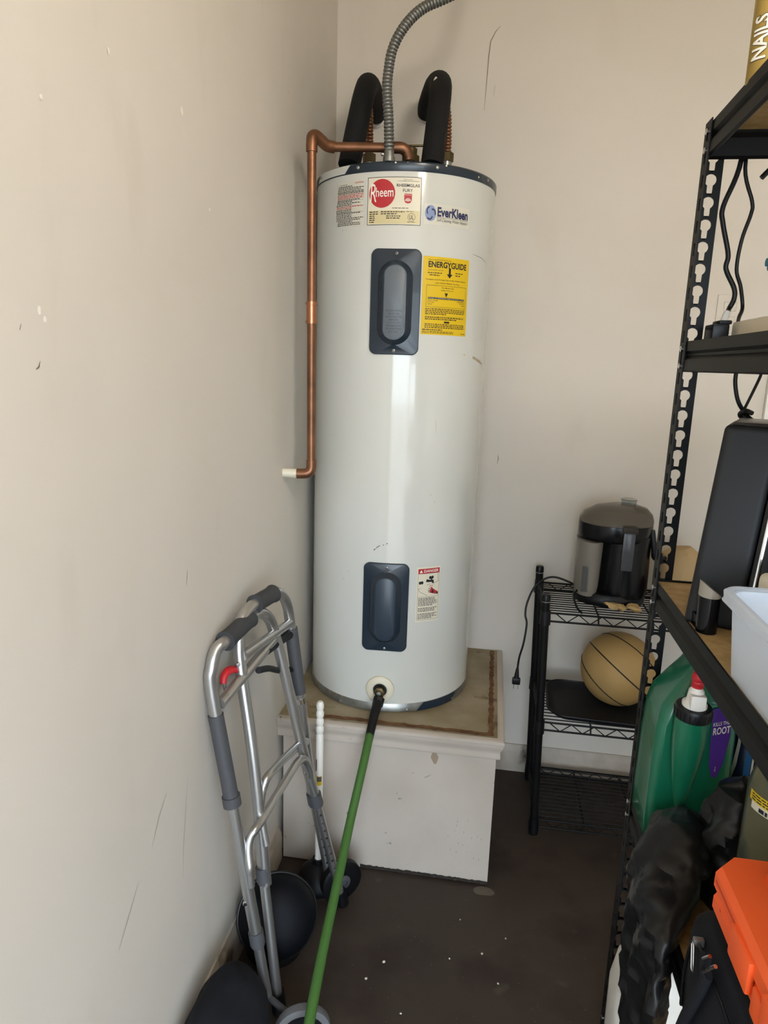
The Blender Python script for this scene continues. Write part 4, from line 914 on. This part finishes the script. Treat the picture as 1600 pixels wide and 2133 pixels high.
BN = thing('clear_storage_bin', 'frosted clear plastic storage bin on the third shelf', 'bin', (.47, .69, Z3))
bc = (.468, .692)
def rb(hw, hh, z, r=.022): return rr(bc[0], bc[1], hw, hh, r, z, 0, 48)
part('bin_body', MB().loft([rb(.148, .186, Z3), rb(.152, .190, Z3+.004), rb(.160, .197, Z3+.096), rb(.161, .198, Z3+.108), rb(.158, .195, Z3+.108), rb(.149, .187, Z3+.006), rb(.146, .184, Z3+.004)]), FROST, BN)
part('bin_rim', MB().loft([rb(.160, .197, Z3+.098), rb(.168, .205, Z3+.098), rb(.169, .206, Z3+.109), rb(.166, .203, Z3+.112), rb(.160, .197, Z3+.111)], False, False).tube(rb(.1685, .2055, Z3+.098), .0015, 6, closed=True), FROST, BN)
mb = blob(lv([(.47, .70, Z3+.008, .12, .15), (.47, .70, Z3+.03, .128, .16), (.47, .70, Z3+.055, .11, .14), (.47, .70, Z3+.068, .05, .07)])).lump(.010, 22, 9)
for p in mb.v: p.z = max(p.z, Z3+.0065)
single('plastic_bag', mb, M('thin_white_film', '#cfd6dd', .25, bump=(40, .8, .01), trans=.2), 'crumpled white plastic bag inside the clear bin', 'bag', (.47, .70, Z3+.0065), sharp=30)
# ------------------------------------------------------------------ fourth shelf: green jug
GJ = thing('weed_killer_jug', 'green plastic jug with black collar, white nozzle and red tip', 'jug', (.378, 1.20, Z4))
def sec(cx, cy, hw, hd, z, r=.016): return rr(cx, cy, hw, hd, min(r, hw*.9, hd*.9), z, 0, 56)
part('jug_body', MB().loft([sec(.378, 1.20, .062, .056, Z4), sec(.378, 1.20, .066, .060, Z4+.005), sec(.378, 1.20, .067, .061, Z4+.05), sec(.378, 1.20, .066, .060, .80), sec(.379, 1.20, .0645, .059, .86), sec(.382, 1.20, .061, .057, .893, .02), sec(.391, 1.203, .050, .05, .922, .02), sec(.400, 1.207, .038, .042, .950, .018), sec(.408, 1.21, .028, .034, .980, .014), sec(.414, 1.21, .018, .026, 1.005, .01), sec(.416, 1.21, .010, .016, 1.010, .006)]), GREENJUG, GJ, sharp=50)
nk = Vector((.3585, 1.128, .70)); nt_ = Vector((.3575, 1.112, .900)); na = (nt_-nk).normalized()
part('neck', MB().tube([nk.lerp(nt_, i/10) for i in range(11)], .027, 28, rf=lambda t: .0035+.0232*math.sin(min(1, t*1.15)*math.pi/2)), GREENJUG, GJ, sharp=60)
n_r = []
cpj = part('collar', MB().lathe([(.026, -.003), (.0285, -.002), (.029, .014), (.027, .018), (.010, .019)], nt_, na, 40), BLACKPL, GJ, label='black ribbed collar')
rbs = part('collar_rib', MB().tube([nt_+na*-.001+Vector((.0288, 0, 0)), nt_+na*.013+Vector((.0293, 0, 0))], .0009, 6), BLACKPL, cpj)
for k in range(1, 22):
    a = 2*math.pi*k/22; d = Vector((math.cos(a), math.sin(a), 0)); d = (d-na*d.dot(na)).normalized()
    part('collar_rib', MB().tube([nt_+na*-.001+d*.0288, nt_+na*.013+d*.0293], .0009, 6), BLACKPL, cpj)
nz = part('nozzle', MB().lathe([(.0195, .0185), (.0195, .023), (.014, .027), (.012, .046), (.009, .05), (.0085, .055)], nt_, na, 24), WHITEPL, GJ, label='white nozzle')
part('nozzle_block', MB().rbox(nt_.x-.012, nt_.x+.012, nt_.y-.022, nt_.y+.002, nt_.z+.019, nt_.z+.043, .003), WHITEPL, nz)
nzt = part('nozzle_tip', MB().lathe([(.0085, .052), (.0095, .053), (.0095, .056), (.0085, .057), (.0095, .059), (.0095, .062), (.0088, .064), (.0108, .067), (.0105, .072), (.009, .078), (.006, .080)], nt_, na, 24), REDPL, GJ, label='red twist tip')
part('spout', MB().lathe([(.004, .079), (.0035, .085), (.001, .088)], nt_+Vector((.002, 0, 0)), na, 14), WHITEPL, nzt)
jf = lambda e: (lambda u, v: Vector((u, 1.1395-e-max(0, v-.86)*-.06, v)))
mb = MB(); fillpoly(mb, jf(.0009), [(.3985, .90), (.413, .905), (.4275, .885), (.430, .86), (.424, .80), (.4165, .776), (.4085, .776), (.402, .80), (.399, .86)], 18); pl_ = part('purple_label', mb, PURPLE, GJ, label='purple front label')
mb = MB(); j2 = jf(.0013)
text(mb, 'KILLS THE', lambda u, v: j2(u, v+(u-.40)*.30), .401, .4265, .869, .8755, .01); text(mb, 'ROOT', lambda u, v: j2(u, v+(u-.40)*.30), .402, .4285, .853, .866, .02); text(mb, 'alive', lambda a, b: j2(.414-b, .787+a), 0, .009, 0, .002)
part('lettering', mb, WHITEINK, pl_)
# other containers on the fourth shelf
NB = thing('navy_bottle', 'navy blue bottle with white swoosh behind the green jug', 'bottle', (.492, 1.19, Z4))
part('bottle', MB().lathe([(.040, Z4), (.044, Z4+.004), (.044, Z4+.20), (.030, Z4+.25), (.016, Z4+.27), (.016, Z4+.30)], (.492, 1.19, 0), seg=36), BLUEPL, NB)
def nb(u, v, e=.0006): a = math.atan2(-1.19, -.492)+u/.044; return Vector((.492+math.cos(a)*(.044+e), 1.19+math.sin(a)*(.044+e), v))
streak([(-.046, .71), (-.036, .75), (-.028, .79), (-.025, .83), (-.026, .86)], .007, nb, WHITEINK, NB, 'white_swoosh')
mb = MB(); rect(mb, nb, -.012, -.002, .74, .85, 4); part('blue_stripe', mb, LBLUE, NB); mb = MB(); rect(mb, nb, -.001, .002, .74, .85, 2); part('white_stripe', mb, WHITEINK, NB)
GB = thing('clear_bottle', 'green tinted clear plastic bottle with yellow label on the fourth shelf', 'bottle', (.445, .93, Z4))
part('bottle', MB().lathe([(.050, Z4), (.057, Z4+.006), (.058, Z4+.25), (.050, Z4+.285), (.020, Z4+.305), (.018, Z4+.32)], (.445, .93, 0), seg=40), GREENCLEAR, GB)
def gb(u, v, e=.0006): a = math.atan2(-.93, -.445)+u/.058; return Vector((.445+math.cos(a)*(.058+e), .93+math.sin(a)*(.058+e), v))
mb = MB(); rect(mb, gb, -.055, .03, .868, .889, 12); part('white_band', mb, LABELW, GB); mb = MB(); rect(mb, lambda u, v: gb(u, v, .0009), -.06, .03, .879, .893, 12); yl = part('yellow_label', mb, YELLOW, GB)
mb = MB()
for i in range(3): greek(mb, lambda u, v: gb(u, v, .0013), -.055, .025, .889-i*.0038, .0018, rng)
greek(mb, lambda u, v: gb(u, v, .0013), -.04, .02, .870, .006, rng); part('label_print', mb, INK, yl)
# black film bag draped over the shelf edge, second bundle behind it
BG1 = thing('black_plastic_bag', 'crumpled black plastic bag hanging over the fourth shelf edge', 'bag', (.30, .96, .38))
mb = blob(lv([(.285, .925, .36, .005, .04), (.285, .93, .42, .015, .075), (.284, .94, .50, .019, .088), (.283, .945, .58, .021, .09), (.2825, .955, .64, .0215, .09), (.288, .97, .668, .028, .09), (.312, 1.0, .695, .045, .085), (.337, 1.03, .722, .045, .065), (.352, 1.05, .748, .025, .04), (.357, 1.06, .756, .005, .01)], 9), 84, 2.2)
for p in mb.v:
    w = 1 if p.z < .64 else .6
    p.x += .006*w*math.sin(p.y*95+math.sin(p.z*30)*1.6)*(1 if p.x < .30 or p.z > .66 else 0); p.y += .006*math.sin(p.z*55+p.x*40)
mb.lump(.005, 20, 11); crumple(mb, .009, 22, 3)
for p in mb.v:
    if p.z < .655: p.x = min(p.x, .3065)
part('film', mb, BAG, BG1, sharp=24)
BG2 = thing('black_wrapped_bundle', 'black plastic wrapped bundle between the green jug and clear bottle', 'bundle', (.405, 1.03, Z4))
mb = blob(lv([(.408, 1.03, Z4+.001, .045, .05), (.408, 1.03, .70, .050, .058), (.412, 1.03, .77, .042, .05), (.42, 1.035, .82, .028, .035), (.425, 1.035, .838, .006, .01)], 9), 70, 2.2)
for p in mb.v: p.x += .004*math.sin(p.y*120+p.z*30)
mb.lump(.005, 22, 4); crumple(mb, .008, 24, 6)
for p in mb.v: p.z = max(p.z, Z4)
part('film', mb, BAG, BG2, sharp=24)
# ------------------------------------------------------------------ backpack with the orange case on top
BP = thing('black_backpack', 'black nylon backpack with metal zip pull under the orange case', 'backpack', (.45, .64, Z4))
mb = blob(lv([(.455, .615, Z4, .150, .180), (.455, .620, Z4+.02, .170, .198), (.455, .620, Z4+.09, .176, .204), (.455, .618, Z4+.145, .174, .200), (.455, .610, Z4+.172, .160, .180), (.455, .60, Z4+.184, .10, .12)], 5), 88, 8).lump(.004, 16, 3)
for p in mb.v: p.z = max(p.z, Z4)
part('main_body', mb, CLOTH, BP, sharp=70)
part('front_pocket', blob(lv([(.305, .60, Z4+.002, .022, .13), (.300, .60, Z4+.02, .024, .14), (.300, .60, Z4+.085, .022, .135), (.308, .60, Z4+.105, .012, .12)], 4), 40, 3.5).lump(.003, 20, 8), CLOTH, BP, sharp=70)
part('zip_track', MB().tube(smooth_path([(.2825, .778, Z4+.03), (.2800, .775, Z4+.09), (.2790, .755, Z4+.145), (.2790, .70, Z4+.158), (.2790, .52, Z4+.158)], 6), .0028, 8, flat=.6), BLACKPL, BP)
zp = part('zip_slider', MB().rbox(.2735, .2860, .7405, .7475, Z4+.150, Z4+.160, .002), STEEL, BP)
mb = MB().tube([(.2735, .738-(.004 if math.sin(a) < 0 else -.004)+math.cos(a)*.0040, Z4+.138+math.sin(a)*.0042+(.012 if math.sin(a) > 0 else -.010)) for a in [2*math.pi*(k+.5)/20 for k in range(20)]], .0011, 6, closed=True); part('zip_pull', mb, CHROME, zp)
for p0, p1 in (((.2750, .709, Z4+.160), (.2750, .694, Z4+.183)), ((.2730, .698, Z4+.152), (.2730, .671, Z4+.192))):
    p0, p1 = Vector(p0), Vector(p1); part('metal_ring', MB().tube(smooth_path([p0, p0.lerp(p1, .5)+Vector((-.004, .002, -.003)), p1], 6), .0022, 8), CHROME, BP)
part('strap', MB().tube(smooth_path([(.2735, .688, Z4+.166), (.2725, .694, Z4+.145), (.2715, .706, Z4+.113), (.2705, .732, Z4+.05), (.2695, .745, Z4-.01), (.2735, .74, Z4-.08), (.29, .72, Z4-.12)], 6), .0085, 12, flat=.55), CLOTH, BP, sharp=70)
part('strap_loop', MB().tube(smooth_path([(.2765, .705, Z4+.176), (.2725, .697, Z4+.166), (.2725, .690, Z4+.160)], 4), .006, 10, flat=.6), CLOTH, BP)
OC = thing('orange_tool_case', 'orange plastic tool case lying on the black backpack', 'tool case', (.45, .62, Z4+.186))
OZ = Z4+.186
def chbox(x0, x1, y0, y1, z0, z1, c, t):
    """box with chamfered vertical corners c, inset top by t"""
    def lp(i, z): return [Vector(p) for p in ((x0+c, y0+i, z), (x1-c, y0+i, z), (x1-i, y0+c, z), (x1-i, y1-c, z), (x1-c, y1-i, z), (x0+c, y1-i, z), (x0+i, y1-c, z), (x0+i, y0+c, z))]
    return MB().loft([lp(t*.6, z0), lp(0, z0+(z1-z0)*.2), lp(0, z0+(z1-z0)*.75), lp(t, z1)])
part('lower_shell', chbox(.296, .60, .44, .785, OZ, OZ+.026, .022, .004), ORANGE, OC, sharp=20)
part('seam_band', MB().box(.302, .594, .447, .779, OZ+.024, OZ+.031), CASEDARK, OC)
us = part('upper_shell', chbox(.294, .60, .44, .788, OZ+.0285, OZ+.060, .026, .006), ORANGE, OC, sharp=20)
part('side_groove', MB().box(.2935, .297, .66, .757, OZ+.043, OZ+.046), CASEDARK, us)
part('latch', MB().rbox(.289, .297, .635, .690, OZ+.010, OZ+.048, .003), ORANGE, OC)
part('latch_bump', MB().rbox(.2905, .297, .60, .625, OZ+.002, OZ+.034, .003), ORANGE, OC)
part('screw_hole', MB().lathe([(.0022, 0), (.0005, .0003)], (.2957, .738, OZ+.020), (-1, 0, 0), 10), CASEDARK, OC)
part('side_foot', MB().rbox(.288, .300, .560, .60, OZ+.004, OZ+.052, .004), ORANGE, OC)
part('top_panel', MB().rbox(.345, .58, .47, .755, OZ+.0595, OZ+.0635, .0015), ORANGE, us)
# ------------------------------------------------------------------ bottom shelf: white jug
WJ = thing('white_plastic_jug', 'white plastic jug on the bottom shelf behind the black bag', 'jug', (.372, 1.165, Z5))
part('jug_body', blob(lv([(.378, 1.165, Z5, .050, .055), (.374, 1.165, Z5+.012, .066, .068), (.372, 1.165, Z5+.04, .076, .074), (.372, 1.165, .29, .077, .075), (.372, 1.165, .345, .068, .068), (.374, 1.165, .385, .050, .052), (.376, 1.165, .402, .022, .022), (.376, 1.165, .415, .019, .019)], 4), 48, 3.2), WHITEPL, WJ, sharp=60)
part('handle_rib', MB().tube(smooth_path([(.3235, 1.105, .34), (.318, 1.095, .30), (.322, 1.091, .25), (.335, 1.089, .21), (.36, 1.0895, .195)], 6), .006, 10), WHITEPL, WJ, sharp=60)
part('cap', MB().lathe([(.022, .412), (.022, .432), (.020, .434)], (.376, 1.165, 0), seg=24), WHITEPL, WJ)
